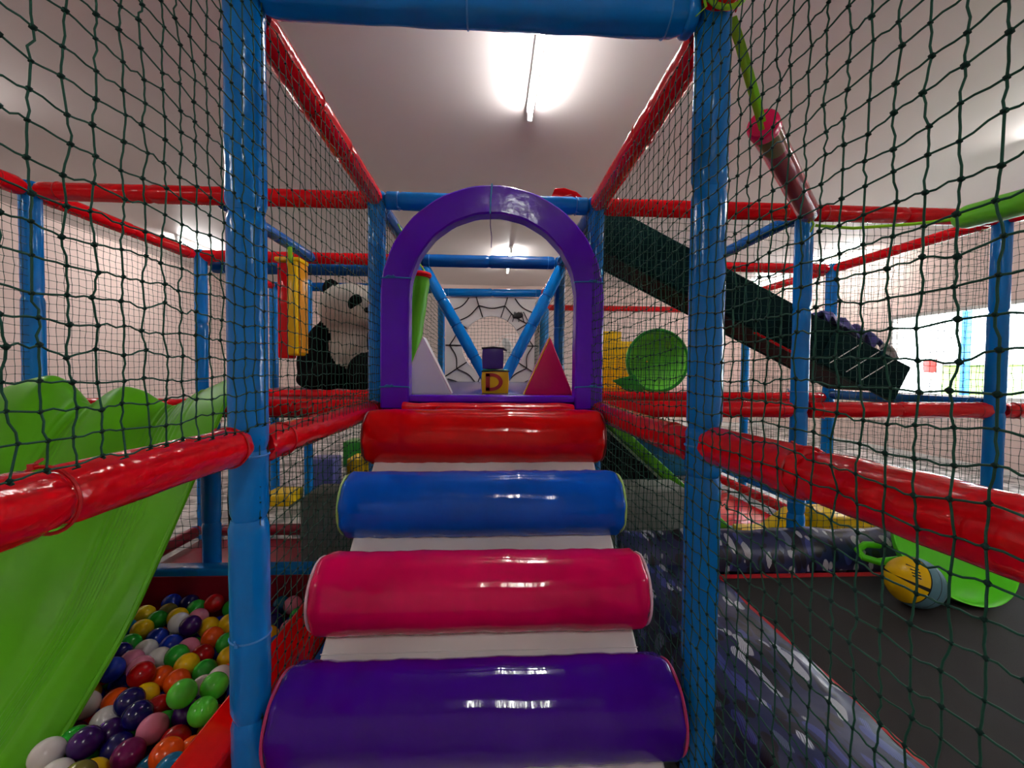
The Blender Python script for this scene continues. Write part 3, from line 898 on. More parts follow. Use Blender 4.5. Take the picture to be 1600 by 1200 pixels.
t = thing('hanging_bag', 'clear maroon tube bag with pink cap hanging at upper right', 'punch bag', (1.4, 1.85, 2.2))
a_, b_ = Vector((.985, 1.5, 2.29)), Vector((1.70, 2.2, 2.25))
dd = (b_-a_).normalized()
cyl_between(MB(), a_, b_, .05, pinch=.05).build('clear_sleeve', 'clear', t)
cyl_between(MB(), a_-dd*.01, a_+dd*.05, .053, k=6).build('pink_cap', 'pinkv', t)
cyl_between(MB(), a_+dd*.06, b_-dd*.02, .026, k=8).build('inner_roll', 'maroon', t)
cyl_between(MB(), a_+dd*.05, a_+dd*.22, .03, k=6).build('green_wrap', 'slide', t)
pth = [(.655, 1.13, 2.345), (.72, 1.2, 2.335), (.79, 1.28, 2.33), (.87, 1.37, 2.32), (.93, 1.44, 2.31), tuple(a_)]
mb = MB(); mb.tube(pth, .01, 8, flat=(.013, .0018)); mb.tube([(.655, 1.13, 2.345), (.80, 1.3, 2.322), tuple(a_+Vector((.01, .01, -.03)))], .01, 8, flat=(.009, .0018))
mb.build('strap', 'strap', t)
mb = MB().tube([tuple(b_), (1.74, 2.25, 2.235), (1.78, 2.3, 2.24), (1.8, 2.315, 2.29)], .006, 6)
mb.tube([tuple(b_), (1.76, 2.24, 2.21), (1.79, 2.3, 2.19)], .005, 6)
mb.build('lower_strap', 'strap', t)

t = thing('hanging_bag', 'green hanging bag lying level at the upper right edge', 'punch bag', (2.1, 1.6, 2.1))
a_, b_ = Vector((2.33, 2.0, 2.17)), Vector((2.12, 1.35, 2.07))
cyl_between(MB(), a_, b_, .055).build('bag_body', 'slide', t)
mb = MB(); mb.tube([tuple(a_), (2.2, 2.12, 2.18), (2.0, 2.26, 2.2), (1.84, 2.33, 2.235)], .008, 8)
mb.tube([tuple(b_), (2.05, 1.1, 2.1), (1.95, .8, 2.2)], .01, 8, flat=(.014, .002))
mb.build('strap', 'strap', t)
t = thing('knotted_strap', 'lime strap knotted round the red rail end at top right', 'strap', (.6, 1.05, 2.3))
mb = MB(); mb.torus((.6, 1.06, ZT+.05), .056, .007, 'Y', 26, 6); mb.build('loop', 'strap', t)
MB().tube([(.545, 1.055, 2.38), (.535, 1.05, 2.34), (.55, 1.06, 2.31), (.53, 1.07, 2.295)], .004, 6, flat=(.007, .0015)).build('loose_end', 'strap', t)

# ------------------------------------------------------------------ spider web panel
t = thing('web_panel', 'white vinyl panel printed with a black spider web and round hole', 'panel', (.03, 5.55, 1.17))
PX0, PX1, PZ0, PZ1, PY = -.57, .645, 1.175, 2.36, 5.53
HC = (.03, 1.73); HR = .385
nn = 64; vs = []; fs = []
for i in range(nn):
    a = 2*PI*i/nn
    c, s = math.cos(a), math.sin(a)
    tx = ((PX1 if c > 0 else PX0)-HC[0])/c if abs(c) > 1e-6 else 1e9
    tz = ((PZ1 if s > 0 else PZ0)-HC[1])/s if abs(s) > 1e-6 else 1e9
    R_ = min(tx, tz)
    for q in range(7):
        rr = lerp(HR, R_, q/6)
        x, z = HC[0]+rr*c, HC[1]+rr*s
        y = PY+.006*math.sin(14*x+5*z)*math.sin(PI*q/6)
        vs += [(x, y, z), (x, y+.012, z)]
for i in range(nn):
    for q in range(6):
        a0 = (i*7+q)*2; a1 = (i*7+q+1)*2; b0 = (((i+1) % nn)*7+q)*2; b1 = (((i+1) % nn)*7+q+1)*2
        fs += [(a0, a1, b1, b0), (b0+1, b1+1, a1+1, a0+1)]
    a0 = i*14; b0 = ((i+1) % nn)*14
    fs += [(a0, b0, b0+1, a0+1), (a0+12, a0+13, b0+13, b0+12)]
mb = MB(); mb.add(vs, fs); mb.build('vinyl_sheet', 'white', t, angle=80)
MB().torus((HC[0], PY+.004, HC[1]), HR, .008, 'Y', 48, 6).build('hole_rim', 'whiteplastic', t)
ang = [math.radians(q) for q in (0, 32, 72, 108, 146, 180, 214, 250, 290, 328)]
def web(p): return (p[0], PY-.009, p[1])
def edge(a):
    c, s = math.cos(a), math.sin(a)
    tx = ((PX1 if c > 0 else PX0)-HC[0])/c if abs(c) > 1e-6 else 1e9
    tz = ((PZ1 if s > 0 else PZ0)-HC[1])/s if abs(s) > 1e-6 else 1e9
    return min(tx, tz)
for a in ang:
    R_ = edge(a)*.99
    MB().tube([web((HC[0]+r*math.cos(a), HC[1]+r*math.sin(a))) for r in (HR, (HR+R_)/2, R_)], .0075, 6).build('web_spoke', 'blackprint', t)
for fr_ in (.155, .36):
    for i in range(len(ang)):
        a0, a1 = ang[i], ang[(i+1) % len(ang)]
        if a1 < a0: a1 += 2*PI
        path = []
        for q in range(11):
            u = q/10; a = lerp(a0, a1, u)
            rr = (HR+fr_)-.11*math.sin(PI*u)*(1 if fr_ > .2 else .55)
            if rr > edge(a)*1.0: 
                if len(path) > 1: MB().tube(path, .0075, 6).build('web_arc', 'blackprint', t)
                path = []; continue
            path.append(web((HC[0]+rr*math.cos(a), HC[1]+rr*math.sin(a))))
        if len(path) > 1: MB().tube(path, .0075, 6).build('web_arc', 'blackprint', t)
sp = MB(); sc = (.36, 2.11)
sp.ellipsoid((sc[0]+.02, PY-.012, sc[1]+.015), (.055, .008, .038)); sp.ellipsoid((sc[0]-.03, PY-.012, sc[1]), (.032, .008, .026))
for s, x in ((1, .05), (1, .03), (1, .01), (1, -.02), (-1, .045), (-1, .02), (-1, -.01), (-1, -.035)):
    dx = (x*1.6) if s > 0 else (x*1.6-.02)
    k = .06 if s > 0 else .035
    sp.tube([(sc[0]+x*.5, PY-.012, sc[1]), (sc[0]+dx, PY-.012, sc[1]+k), (sc[0]+dx*1.7, PY-.012, sc[1]-.06+.01*s)], .0055, 5)
sp.build('printed_spider', 'blackprint', t)

# pedestal fan beyond the web panel
t = thing('pedestal_fan', 'pale round fan seen through the hole of the web panel', 'fan', (.35, 7.2, 0))
fc = Vector((.35, 7.1, 1.75))
mb = MB()
for q in (.27, .2, .13, .07): mb.torus(fc, q, .004, 'Y', 32, 5)
for i in range(24):
    a = 2*PI*i/24
    mb.tube([fc+Vector((.05*math.cos(a), -.04, .05*math.sin(a))), fc+Vector((.17*math.cos(a), -.03, .17*math.sin(a))), fc+Vector((.27*math.cos(a), 0, .27*math.sin(a)))], .0025, 4)
mb.build('cage', 'whiteplastic', t)
for i in range(3):
    a = 2*PI*i/3
    Rm = Matrix.Rotation(a, 3, 'Y')
    MB().ellipsoid(fc+Rm @ Vector((.12, .02, 0)), (.11, .012, .07), rot=Rm).build('blade', 'whiteplastic', t)
MB().ellipsoid(fc+Vector((0, .08, 0)), (.07, .1, .07)).build('motor', 'whiteplastic', t)
MB().tube([fc+Vector((0, .1, 0)), (.35, 7.2, .03)], .02).build('pole', 'whiteplastic', t)
MB().tube([(.35, 7.2, 0), (.35, 7.2, .03)], .2, 24).build('base', 'whiteplastic', t)

t = thing('vinyl_flap', 'small red vinyl flap on the crossbeam right of the arch top', 'flap', (.45, 2.44, 2.36))
MB().extrude([(.35, 2.37), (.56, 2.37), (.5, 2.42), (.43, 2.44), (.375, 2.435)], 'Y', 2.415, 2.47).build('flap', 'red', t, bevel=.006)
MB().tube([(.4, 2.413, 2.38), (.47, 2.413, 2.40)], .003, 5).build('seam', 'redtie', t)

# ------------------------------------------------------------------ panda
def remeshed(parts, voxel, name, mats, parent, smooth_iter=6):
    mb = MB()
    for c, r, rot, mi in parts: mb.ellipsoid(c, r, 24, 16, rot)
    me = bpy.data.meshes.new('tmp'); me.from_pydata(mb.v, [], mb.f)
    o = bpy.data.objects.new('tmp', me); COL.objects.link(o)
    md = o.modifiers.new('r', 'REMESH'); md.mode = 'VOXEL'; md.voxel_size = voxel
    ms = o.modifiers.new('s', 'SMOOTH'); ms.iterations = smooth_iter; ms.factor = .6
    dg = bpy.context.evaluated_depsgraph_get(); dg.update()
    m2 = bpy.data.meshes.new_from_object(o.evaluated_get(dg))
    bpy.data.objects.remove(o)
    for mm in mats: m2.materials.append(MT[mm])
    off = WL[parent.name]
    inv = [(Vector(c), Vector(r), (rot or Matrix.Identity(3)).transposed(), mi) for c, r, rot, mi in parts]
    for p in m2.polygons:
        best = None
        for c, r, ri, mi in inv:
            q = ri @ (p.center-c)
            dd_ = (math.sqrt((q.x/r.x)**2+(q.y/r.y)**2+(q.z/r.z)**2)-1)*min(r)
            if best is None or dd_ < best[0]: best = (dd_, mi)
        p.material_index = best[1]; p.use_smooth = True
    for v in m2.vertices: v.co -= off
    m2.name = name
    o = bpy.data.objects.new(name, m2); COL.objects.link(o); o.parent = parent
    WL[o.name] = off.copy()
    return o


t = thing('panda', 'large black and white plush panda sitting behind the left net', 'plush toy', (0, 0, 0))
B_, W_ = 0, 1
ry = lambda a: Matrix.Rotation(a, 3, 'Y')
parts = [((-1.25, 4.02, 1.45), (.31, .26, .27), None, B_), ((-1.25, 4.02, 1.66), (.27, .22, .20), None, B_), ((-1.19, 3.87, 1.56), (.2, .19, .22), None, W_),
         ((-1.20, 3.88, 1.90), (.30, .25, .235), None, W_), ((-1.03, 3.70, 1.83), (.13, .13, .11), None, W_), ((-1.2, 3.9, 1.72), (.22, .19, .15), None, W_),
         ((-1.40, 3.90, 2.09), (.085, .05, .09), None, B_), ((-1.02, 3.95, 2.10), (.08, .05, .085), None, B_),
         ((-1.47, 3.86, 1.62), (.12, .14, .17), ry(.35), B_), ((-1.53, 3.82, 1.42), (.13, .15, .22), None, B_), ((-1.50, 3.78, 1.28), (.15, .16, .09), None, B_),
         ((-.95, 3.84, 1.55), (.11, .13, .2), ry(-.35), B_), ((-.90, 3.72, 1.38), (.1, .14, .14), None, B_),
         ((-1.36, 3.72, 1.30), (.16, .2, .11), None, B_), ((-1.02, 3.66, 1.36), (.15, .22, .15), None, B_), ((-1.25, 3.95, 1.28), (.33, .27, .09), None, B_),
         ((-1.34, 3.53, 1.31), (.11, .07, .11), None, B_), ((-1.0, 3.48, 1.35), (.12, .08, .15), None, B_)]
remeshed(parts, .022, 'body', ['plush_black', 'plush_white'], t)
mb = MB(); mb.ellipsoid((-1.115, 3.652, 1.93), (.055, .035, .075), rot=ry(.5)); mb.build('eye_patch', 'plush_black', t)
mb = MB(); mb.ellipsoid((-.955, 3.72, 1.95), (.04, .05, .07), rot=ry(-.4)); mb.build('eye_patch', 'plush_black', t)
mb = MB(); mb.ellipsoid((-.985, 3.578, 1.86), (.035, .025, .024)); mb.build('nose', 'black', t)
for x, y in ((-1.105, 3.622), (-.94, 3.676)):
    mb = MB(); mb.ellipsoid((x, y, 1.94), (.014, .01, .014)); mb.build('eye', 'black', t)
for ch in t.children:            # the figure is modelled round its own seat, then set down on the deck
    for v in ch.data.vertices: v.co -= Vector((-1.25, 3.95, 1.19))
t.scale = (1.07,)*3
t.location = (-1.345, 4.22, 1.212)

# ------------------------------------------------------------------ ball pit
PZ = .4
bp_ = thing('ball_pit', 'red and blue padded ball pit walls at lower left', 'ball pit', (-1.5, 1.6, 0))
MB().box((-.78, .55, 0), (-.655, 2.24, PZ), .012).build('side_wall', 'red_smooth', bp_)
o = MB().box((-2.3, 2.15, 0), (-.65, 2.158, PZ-.03)).build('shaded_inner_face', 'maroon', bp_)  # deeper red here stands in for shade from slide and deck
MB().box((-2.33, 2.16, 0), (-.66, 2.25, PZ), .012).build('far_wall', 'blue', bp_)
MB().box((-2.33, .55, 0), (-2.22, 2.14, PZ), .012).build('left_wall', 'red_smooth', bp_)
MB().box((-2.21, .5, 0), (-.79, .6, PZ), .012).build('near_wall', 'red_smooth', bp_)
MB().box((-2.21, .6, .0), (-.79, 2.148, .03)).build('pit_floor', 'maroon', bp_)
MB().box((-.648, 1.18, .02), (-.57, 2.3, .3), .01).build('blue_skirt', 'blue', bp_)

BALLS = [(-1.511, 2.101, 'blue'), (-1.421, 2.077, 'navy'), (-1.264, 2.03, 'red'), (-1.221, 2.039, 'green'), (-1.313, 1.974, 'pink'), (-1.532, 1.981, 'yellow'), (-1.486, 2.022, 'olive'), (-1.337, 2.033, 'green'), (-1.441, 1.941, 'green'), (-1.374, 1.948, 'yellow'), (-1.211, 1.897, 'yellow'), (-1.155, 1.913, 'yellow'), (-1.592, 1.955, 'blue'), (-1.515, 1.873, 'teal'), (-1.457, 1.863, 'yellow'), (-1.39, 1.852, 'blue'), (-1.341, 1.884, 'white'), (-1.254, 1.847, 'purple'), (-1.141, 1.802, 'orange'), (-1.062, 1.761, 'green'), (-1.287, 1.784, 'blue'), (-1.208, 1.766, 'pink'), (-1.438, 1.767, 'green'), (-1.355, 1.756, 'white'), (-1.277, 1.696, 'white'), (-1.193, 1.679, 'green'), (-1.134, 1.712, 'red'), (-1.004, 1.672, 'yellow'), (-1.481, 1.725, 'blue'), (-1.408, 1.708, 'navy'), (-1.386, 1.639, 'orange'), (-1.328, 1.664, 'pink'), (-1.21, 1.607, 'orange'), (-1.113, 1.616, 'yellow'), (-1.042, 1.62, 'green'), (-0.957, 1.561, 'orange'), (-1.318, 1.569, 'blue'), (-1.274, 1.591, 'pink'), (-1.197, 1.541, 'red'), (-1.112, 1.549, 'orange'), (-0.994, 1.527, 'white'), (-1.339, 1.491, 'white'), (-1.349, 1.524, 'yellow'), (-1.237, 1.481, 'orange'), (-1.14, 1.483, 'yellow'), (-1.021, 1.489, 'yellow'), (-0.918, 1.491, 'white'), (-0.949, 1.47, 'navy'), (-0.893, 1.495, 'blue'), (-1.138, 1.431, 'navy'), (-1.063, 1.443, 'red'), (-1.222, 1.41, 'white'), (-1.274, 1.398, 'orange'), (-1.172, 1.353, 'purple'), (-1.095, 1.363, 'navy'), (-1.009, 1.346, 'pink'), (-1.025, 1.402, 'green'), (-0.983, 1.401, 'purple'), (-0.9, 1.442, 'lime'), (-0.946, 1.385, 'lime'), (-0.906, 1.369, 'lime'), (-0.943, 1.339, 'red'), (-1.234, 1.276, 'white'), (-1.158, 1.289, 'purple'), (-1.084, 1.286, 'navy'), (-1.003, 1.275, 'magenta'), (-0.94, 1.245, 'teal'), (-0.901, 1.275, 'orange'), (-0.904, 1.229, 'orange'), (-1.098, 1.236, 'yellow'), (-1.141, 1.231, 'white'), (-1.22, 1.316, 'green'), (-0.981, 2.001, 'purple'), (-0.907, 2.018, 'pink'), (-0.867, 1.977, 'green'), (-0.923, 1.904, 'navy'), (-0.866, 1.893, 'pink'), (-0.901, 1.81, 'yellow'), (-0.86, 1.776, 'blue'), (-0.967, 2.04, 'teal')]
BC = {'blue': (18, 52, 176), 'navy': (22, 18, 92), 'red': (176, 8, 14), 'green': (40, 176, 52), 'pink': (232, 138, 168), 'yellow': (240, 200, 16), 'olive': (120, 116, 50),
      'teal': (14, 108, 150), 'white': (232, 232, 228), 'purple': (58, 18, 100), 'orange': (246, 92, 14), 'lime': (88, 224, 60), 'magenta': (128, 22, 100)}
BN = {'blue': 'royal blue', 'navy': 'dark navy', 'red': 'red', 'green': 'green', 'pink': 'pale pink', 'yellow': 'yellow', 'olive': 'olive green', 'teal': 'teal blue', 'white': 'white', 'purple': 'dark purple', 'orange': 'orange', 'lime': 'bright lime', 'magenta': 'plum'}
BR = .041
def ball_mesh(c):
    mb = MB(); nu, nv = 24, 14; vs = []; fs = []
    for i in range(nv+1):
        th = PI*i/nv
        rr = BR*(1+.012*math.exp(-((th-PI/2)/.07)**2)-.02*math.exp(-(th/.18)**2))
        for j in range(nu):
            ph = 2*PI*j/nu; vs.append((rr*math.sin(th)*math.cos(ph), rr*math.sin(th)*math.sin(ph), rr*math.cos(th)))
    for i in range(nv):
        for j in range(nu): fs.append((i*nu+j, (i+1)*nu+j, (i+1)*nu+(j+1) % nu, i*nu+(j+1) % nu))
    me = bpy.data.meshes.new('pit_ball'); me.from_pydata(vs, [], fs)
    me.materials.append(principled('ball_'+c, BC[c], .16, .45)[0])
    me.polygons.foreach_set('use_smooth', [True]*len(fs))
    return me
BM = {c: ball_mesh(c) for c in BC}
rnd = random.Random(11)
pts = [[x, y, .262+rnd.uniform(-.008, .02)+(.055 if c == 'lime' else 0), c] for x, y, c in BALLS]
names = list(BC)
# lower layer that shows between the upper balls
yy = 1.05; row = 0
while yy < 2.1:
    xx = -1.55+(.043 if row % 2 else 0)
    while xx < -.83:
        pts.append([xx+rnd.uniform(-.008, .008), yy+rnd.uniform(-.008, .008), .195, rnd.choice(['navy', 'purple', 'red', 'blue', 'orange', 'yellow', 'green', 'white', 'magenta'])])
        xx += .086
    yy += .076; row += 1
# a few more top balls at the near side and under the slide edge
for q in range(26):
    pts.append([rnd.uniform(-1.7, -.84), rnd.uniform(.95, 1.2), .265+rnd.uniform(-.01, .01), rnd.choice(names)])
def slide_z(y): return 1.27+np.interp(-y, [-2.17, -2.044, -1.86, -1.797, -1.547, -1.247, -1.1, -.95], [0, -.113, -.364, -.452, -.766, -1.015, -1.09, -1.12])
P = np.array([p[:3] for p in pts])
for it in range(60):
    D = P[:, None]-P[None]; L = np.linalg.norm(D, axis=2)+np.eye(len(P))*9
    ov = np.clip(2*BR*1.02-L, 0, None)
    mv = (D/L[..., None]*ov[..., None]*.25)
    P = P+mv.sum(1)
    P[:, 0] = np.clip(P[:, 0], -2.1, -.79-BR); P[:, 1] = np.clip(P[:, 1], .65, 2.145-BR); P[:, 2] = np.clip(P[:, 2], .1, .36)
USED = set()
for (x, y, z), p in zip(P, pts):
    if x < -1.25 and z+BR > slide_z(y)-.06: continue      # the slide lies here
    c = p[3]
    o = bpy.data.objects.new('pit_ball', BM[c]); COL.objects.link(o); o.location = (x, y, z)
    o.rotation_euler = (rnd.uniform(0, 6), rnd.uniform(0, 6), 0)
    dist = [(math.dist((x, y, z), q), pp[3]) for q, pp in zip(P, pts) if math.dist((x, y, z), q) > 1e-6]
    nb_ = []
    for d_, c2 in sorted(dist):
        if c2 not in nb_ and c2 != c: nb_.append(c2)
        if len(nb_) == 3: break
    zone = ('far end' if y > 1.85 else 'near end' if y < 1.4 else 'middle')+(' by red wall' if x > -1.0 else ' beside slide' if x < -1.33 else '')
    deep = 'buried ' if z < .225 else ''
    lab = '%s%s ball next to %s and %s, %s' % (deep, BN[c], BN[nb_[0]], BN[nb_[1]], zone)
    if lab in USED: lab = '%s%s ball next to %s and %s, %s' % (deep, BN[c], BN[nb_[0]], BN[nb_[2]], zone)
    if lab in USED: lab = '%s%s ball next to %s and %s, %s' % (deep, BN[c], BN[nb_[1]], BN[nb_[2]], zone)
    USED.add(lab)
    tag(o, lab, 'ball', 'balls in the ball pit')
# ------------------------------------------------------------------ big green slide
t = thing('wave_slide', 'wide green plastic slide with wavy lanes falling into the ball pit', 'slide', (-1.8, 1.7, .1))
LX = np.array([-2.35, -2.30, -2.22, -2.12, -2.07, -2.02, -1.96, -1.90, -1.83, -1.775, -1.70, -1.62, -1.55, -1.49, -1.42, -1.34, -1.27, -1.19])
LZ = np.array([.035, .055, .085, .108, .085, .02, -.065, -.02, .038, .055, .035, -.02, -.05, -.02, .03, .065, .1, .15])
BXs = np.array([-2.35, -2.30, -2.22, -2.12, -2.05, -1.98, -1.90, -1.82, -1.74, -1.66, -1.58, -1.52, -1.47, -1.43, -1.39, -1.34, -1.30, -1.265])
BZs = np.array([.03, .02, -.01, -.04, -.04, -.02, .02, .045, .03, .0, -.035, -.04, -.03, .0, .03, .04, .02, -.03])
PY_ = np.array([2.30, 2.22, 2.17, 2.044, 1.86, 1.797, 1.547, 1.247, 1.1, .95])
PD_ = np.array([-.06, -.01, 0, -.113, -.364, -.452, -.766, -1.015, -1.09, -1.12])
NU, NV = 150, 90
uu = np.linspace(0, 1, NU+1)
kk = np.linspace(0, 1, len(LX))
def sm(a, n=7):
    for _ in range(n):
        b2 = a.copy(); b2[1:-1] = (a[:-2]+2*a[1:-1]+a[2:])/4; a = b2
    return a
lx, lz, bx, bz = (sm(np.interp(uu, kk, q)) for q in (LX, LZ, BXs, BZs))
yv = np.linspace(2.30, .95, NV+1)
dv = sm(np.interp(-yv, -PY_, PD_), 10)
vs = []
for i in range(NV+1):
    y = yv[i]
    w_ = 0 if y > 2.17 else min(1, (2.17-y)/.75)
    w_ = w_*w_*(3-2*w_)
    x = lx*(1-w_)+bx*w_
    z = 1.27+dv[i]+lz*(1-w_)+bz*w_
    if y > 2.17: z = z-.10*((y-2.17)/.19)**2*np.ones_like(z)
    # fine moulded ribs beside each valley
    for (u0, u1) in ((.30, .43), (.66, .86)):
        m_ = np.clip((uu-u0)/.02, 0, 1)*np.clip((u1-uu)/.02, 0, 1)
        z = z+m_*.0055*np.sin((uu-u0)*2*PI/.024)
    for j in range(NU+1): vs.append((x[j], y, z[j]))
fs = [(i*(NU+1)+j, i*(NU+1)+j+1, (i+1)*(NU+1)+j+1, (i+1)*(NU+1)+j) for i in range(NV) for j in range(NU)]
mb = MB(); mb.add(vs, fs)
o = mb.build('slide_bed', 'slide', t, angle=80)
md = o.modifiers.new('thick', 'SOLIDIFY'); md.thickness = .012; md.offset = -1
rim = MB()
rim.tube([(bx[-1]*min(1, 1)+(lx[-1]-bx[-1])*(1-(lambda q: q*q*(3-2*q))(0 if yv[i] > 2.17 else min(1, (2.17-yv[i])/.75))), yv[i], vs[i*(NU+1)+NU][2]-.004) for i in range(4, NV+1, 3)], .011, 8)
rim.build('rim', 'slide', t)
ct = thing('rope_bundle', 'black rope bundle hanging beside the slide under the deck', 'rope', (-1.45, 2.5, .4))
for k, x in enumerate((-1.44, -1.47, -1.41)):
    MB().tube([(x, 2.5, 1.15), (x+.008, 2.5, .9), (x-.006, 2.5, .65), (x+.004*k, 2.5, .42)], .009 if k else .016, 8).build('strand', 'black', ct)

# ------------------------------------------------------------------ trampoline
t = thing('trampoline', 'black trampoline with leaf printed blue pads at lower right', 'trampoline', (2, 1.4, 0))
BXa, BXb, BYa, BYb, BZ = 1.19, 3.4, -.3, 2.12, .35
MB().box((BXa, BYa, BZ-.012), (BXb, BYb, BZ)).build('bed', 'bed', t, smooth=False)
MB().box((BXa+.0, BYb-.035, BZ), (BXb, BYb+.005, BZ+.003)).build('edge_band', 'redtie', t, smooth=False)
MB().box((BXa-.006, BYa, BZ), (BXa+.012, BYb, BZ+.003)).build('edge_band', 'redtie', t, smooth=False)


def pad(poly_prof, axis, a, b_, seed):
    """cushion pad: profile (across, z) swept and rumpled"""
    rn = random.Random(seed); ph = [rn.uniform(0, 6) for _ in range(4)]
    k = 60; vs = []; fs = []; n = len(poly_prof)
    for i in range(k+1):
        s = lerp(a, b_, i/k)
        for (q, z) in poly_prof:
            zz = z+(.007*math.sin(11*s+9*q+ph[0])+.004*math.sin(27*s-15*q+ph[1]))*(1 if z > .3 else 0)
            vs.append((q, s, zz) if axis == 'Y' else (s, q, zz))
    for i in range(k):
        for j in range(n): fs.append((i*n+j, i*n+(j+1) % n, (i+1)*n+(j+1) % n, (i+1)*n+j))
    fs.append(tuple(range(n-1, -1, -1))); fs.append(tuple(k*n+j for j in range(n)))
    m_ = MB(); m_.add(vs, fs); return m_


pl = [(1.185, .352), (1.17, .372), (1.1, .385), (1.0, .392), (.9, .395), (.82, .39), (.76, .375), (.72, .34), (.69, .27), (.675, .18), (.67, .05), (.72, .05), (.8, .3), (1.17, .345)]
pad(pl, 'Y', -.3, 2.2, 1).build('side_pad', 'leaf', t, angle=60)
pf = [(2.14, .352), (2.142, .40), (2.16, .455), (2.2, .5), (2.25, .525), (2.29, .53), (2.31, .51), (2.312, .1), (2.25, .1), (2.2, .34)]
pad(pf, 'X', .72, 3.4, 2).build('far_pad', 'leaf', t, angle=60)
mb = MB(); mb.tube([(1.3, 2.1, .3), (3.3, 2.1, .3)], .03); mb.tube([(1.15, -.2, .3), (1.15, 2.1, .3)], .03)
mb.build('frame', 'steel', t)
for q in ((1.15, -.1), (1.15, 1.9), (3.3, 2.1), (2.2, 2.1)):
    MB().tube([(q[0], q[1], 0), (q[0], q[1], .3)], .025).build('leg', 'steel', t)

# volleyball
t = thing('volleyball', 'worn yellow and grey blue volleyball lying on the trampoline', 'ball', (1.95, 1.81, BZ))
R_ = .108; c = Vector((1.95, 1.81, BZ+R_+.002))
mat_b = vinyl('grey_blue_leather', (92, 138, 152), .6, 60, .4, .002)
rot = Matrix.Rotation(.35, 3, 'Y')
def ball_patch(x0, x1, p0=0.0, p1=2*PI, eps=.0012):
    """panel of the ball between two planes across its axis and two angles round it"""
    k1, k2 = 12, 40; vs = []; fs = []
    t0, t1 = math.acos(max(-1, min(1, x1))), math.acos(max(-1, min(1, x0)))
    for i in range(k1+1):
        th = lerp(t0, t1, i/k1)
        for j in range(k2+1):
            ph = lerp(p0, p1, j/k2)
            vs.append(c+(rot @ Vector((math.cos(th), math.sin(th)*math.cos(ph), math.sin(th)*math.sin(ph))))*(R_+eps))
    for i in range(k1):
        for j in range(k2): fs.append((i*(k2+1)+j, i*(k2+1)+j+1, (i+1)*(k2+1)+j+1, (i+1)*(k2+1)+j))
    m_ = MB(); m_.add(vs, fs); return m_
m_ = MB(); m_.ellipsoid(c, (R_-.002,)*3, 32, 20); m_.build('seams', 'blackprint', t)
for p0 in (.08, PI+.08):
    ball_patch(-1, -.36, p0, p0+PI-.16).build('yellow_panel', 'yellow', t, angle=80)
for lo, hi in ((-.32, .02), (.05, .36), (.39, .72), (.75, .998)):
    ball_patch(lo, hi).build('grey_panel', mat_b, t, angle=80)
m_ = MB()
for i in range(4):
    aa = .28+i*.1
    pts_ = []
    for q in (-.62, -.8):
        yq = -math.sqrt(max(0, 1-q*q-aa*aa)); pts_.append(c+(rot @ Vector((q, yq, aa)))*(R_+.0016))
    m_.tube(pts_, .0028, 5)
m_.build('printed_strokes', 'blackprint', t)

# lime dish with loop handle
t = thing('dish_toy', 'bright lime green plastic dish with loop handle lying behind the volleyball', 'toy', (2.33, 2.0, BZ))
cc = Vector((2.25, 2.0, BZ+.02))
ti = Matrix.Rotation(.95, 3, 'X')
vs = []; fs = []; n = 48; prof = [(0, .012), (.09, .012), (.17, .022), (.23, .05), (.27, .095), (.285, .13), (.292, .132), (.29, .125), (.275, .088), (.235, .04), (.17, .01), (.09, 0), (0, 0)]
mn = 1e9
for q, z in prof:
    for j in range(n):
        a = 2*PI*j/n; s_ = 1+.06*math.cos(2*a)
        p_ = ti @ Vector((.92*q*s_*math.cos(a), .85*q*math.sin(a), .9*z)); vs.append(p_); mn = min(mn, p_.z)
vs = [cc+Vector((p_.x, p_.y, p_.z-mn-.018)) for p_ in vs]
for i in range(len(prof)-1):
    for j in range(n): fs.append((i*n+j, i*n+(j+1) % n, (i+1)*n+(j+1) % n, (i+1)*n+j))
mb = MB(); mb.add(vs, fs); mb.build('dish', 'lime', t, angle=60)
hx = cc+Vector((-.26, .02, .13))
MB().tube([hx+Vector(q) for q in ((.04, .05, .02), (-.03, .06, .02), (-.085, .04, .0), (-.09, 0, -.02), (-.05, -.04, -.025), (.05, -.05, -.01), (.1, -.05, 0))], .017, 10).build('loop_handle', 'lime', t)

# ------------------------------------------------------------------ things beyond, right side
t = thing('dark_chute', 'blackish green padded chute slanting down across the right side', 'chute', (1.8, 2.9, 1.2))
A_, B2 = Vector((.70, 0, 2.38)), Vector((2.675, 0, 1.409))
dd = (B2-A_).normalized(); nn_ = Vector((-dd.z, 0, dd.x)); nn_ = nn_ if nn_.z > 0 else -nn_
def quad(a, b_, lo, hi): return [((a+nn_*lo).x, (a+nn_*lo).z), ((b_+nn_*lo).x, (b_+nn_*lo).z), ((b_+nn_*hi).x, (b_+nn_*hi).z), ((a+nn_*hi).x, (a+nn_*hi).z)]
MB().extrude(quad(A_, B2, -.141, .141), 'Y', 2.77, 2.82).build('near_side', 'darkgreen', t, bevel=.015)
MB().extrude(quad(A_, B2, -.141, .141), 'Y', 3.1, 3.15).build('far_side', 'darkgreen', t, bevel=.015)
MB().extrude(quad(A_, B2, -.137, -.09), 'Y', 2.82, 3.1).build('bed', 'black', t)
MB().extrude(quad(A_+dd*1.3, B2-dd*.55, -.15, -.143), 'Y', 2.78, 2.81).build('red_trim', 'red', t)
MB().extrude(quad(B2-dd*.44, B2+dd*.14, -.15, .115), 'Y', 2.725, 2.765).build('end_box', 'darkgreen', t, bevel=.01)
mb = MB()
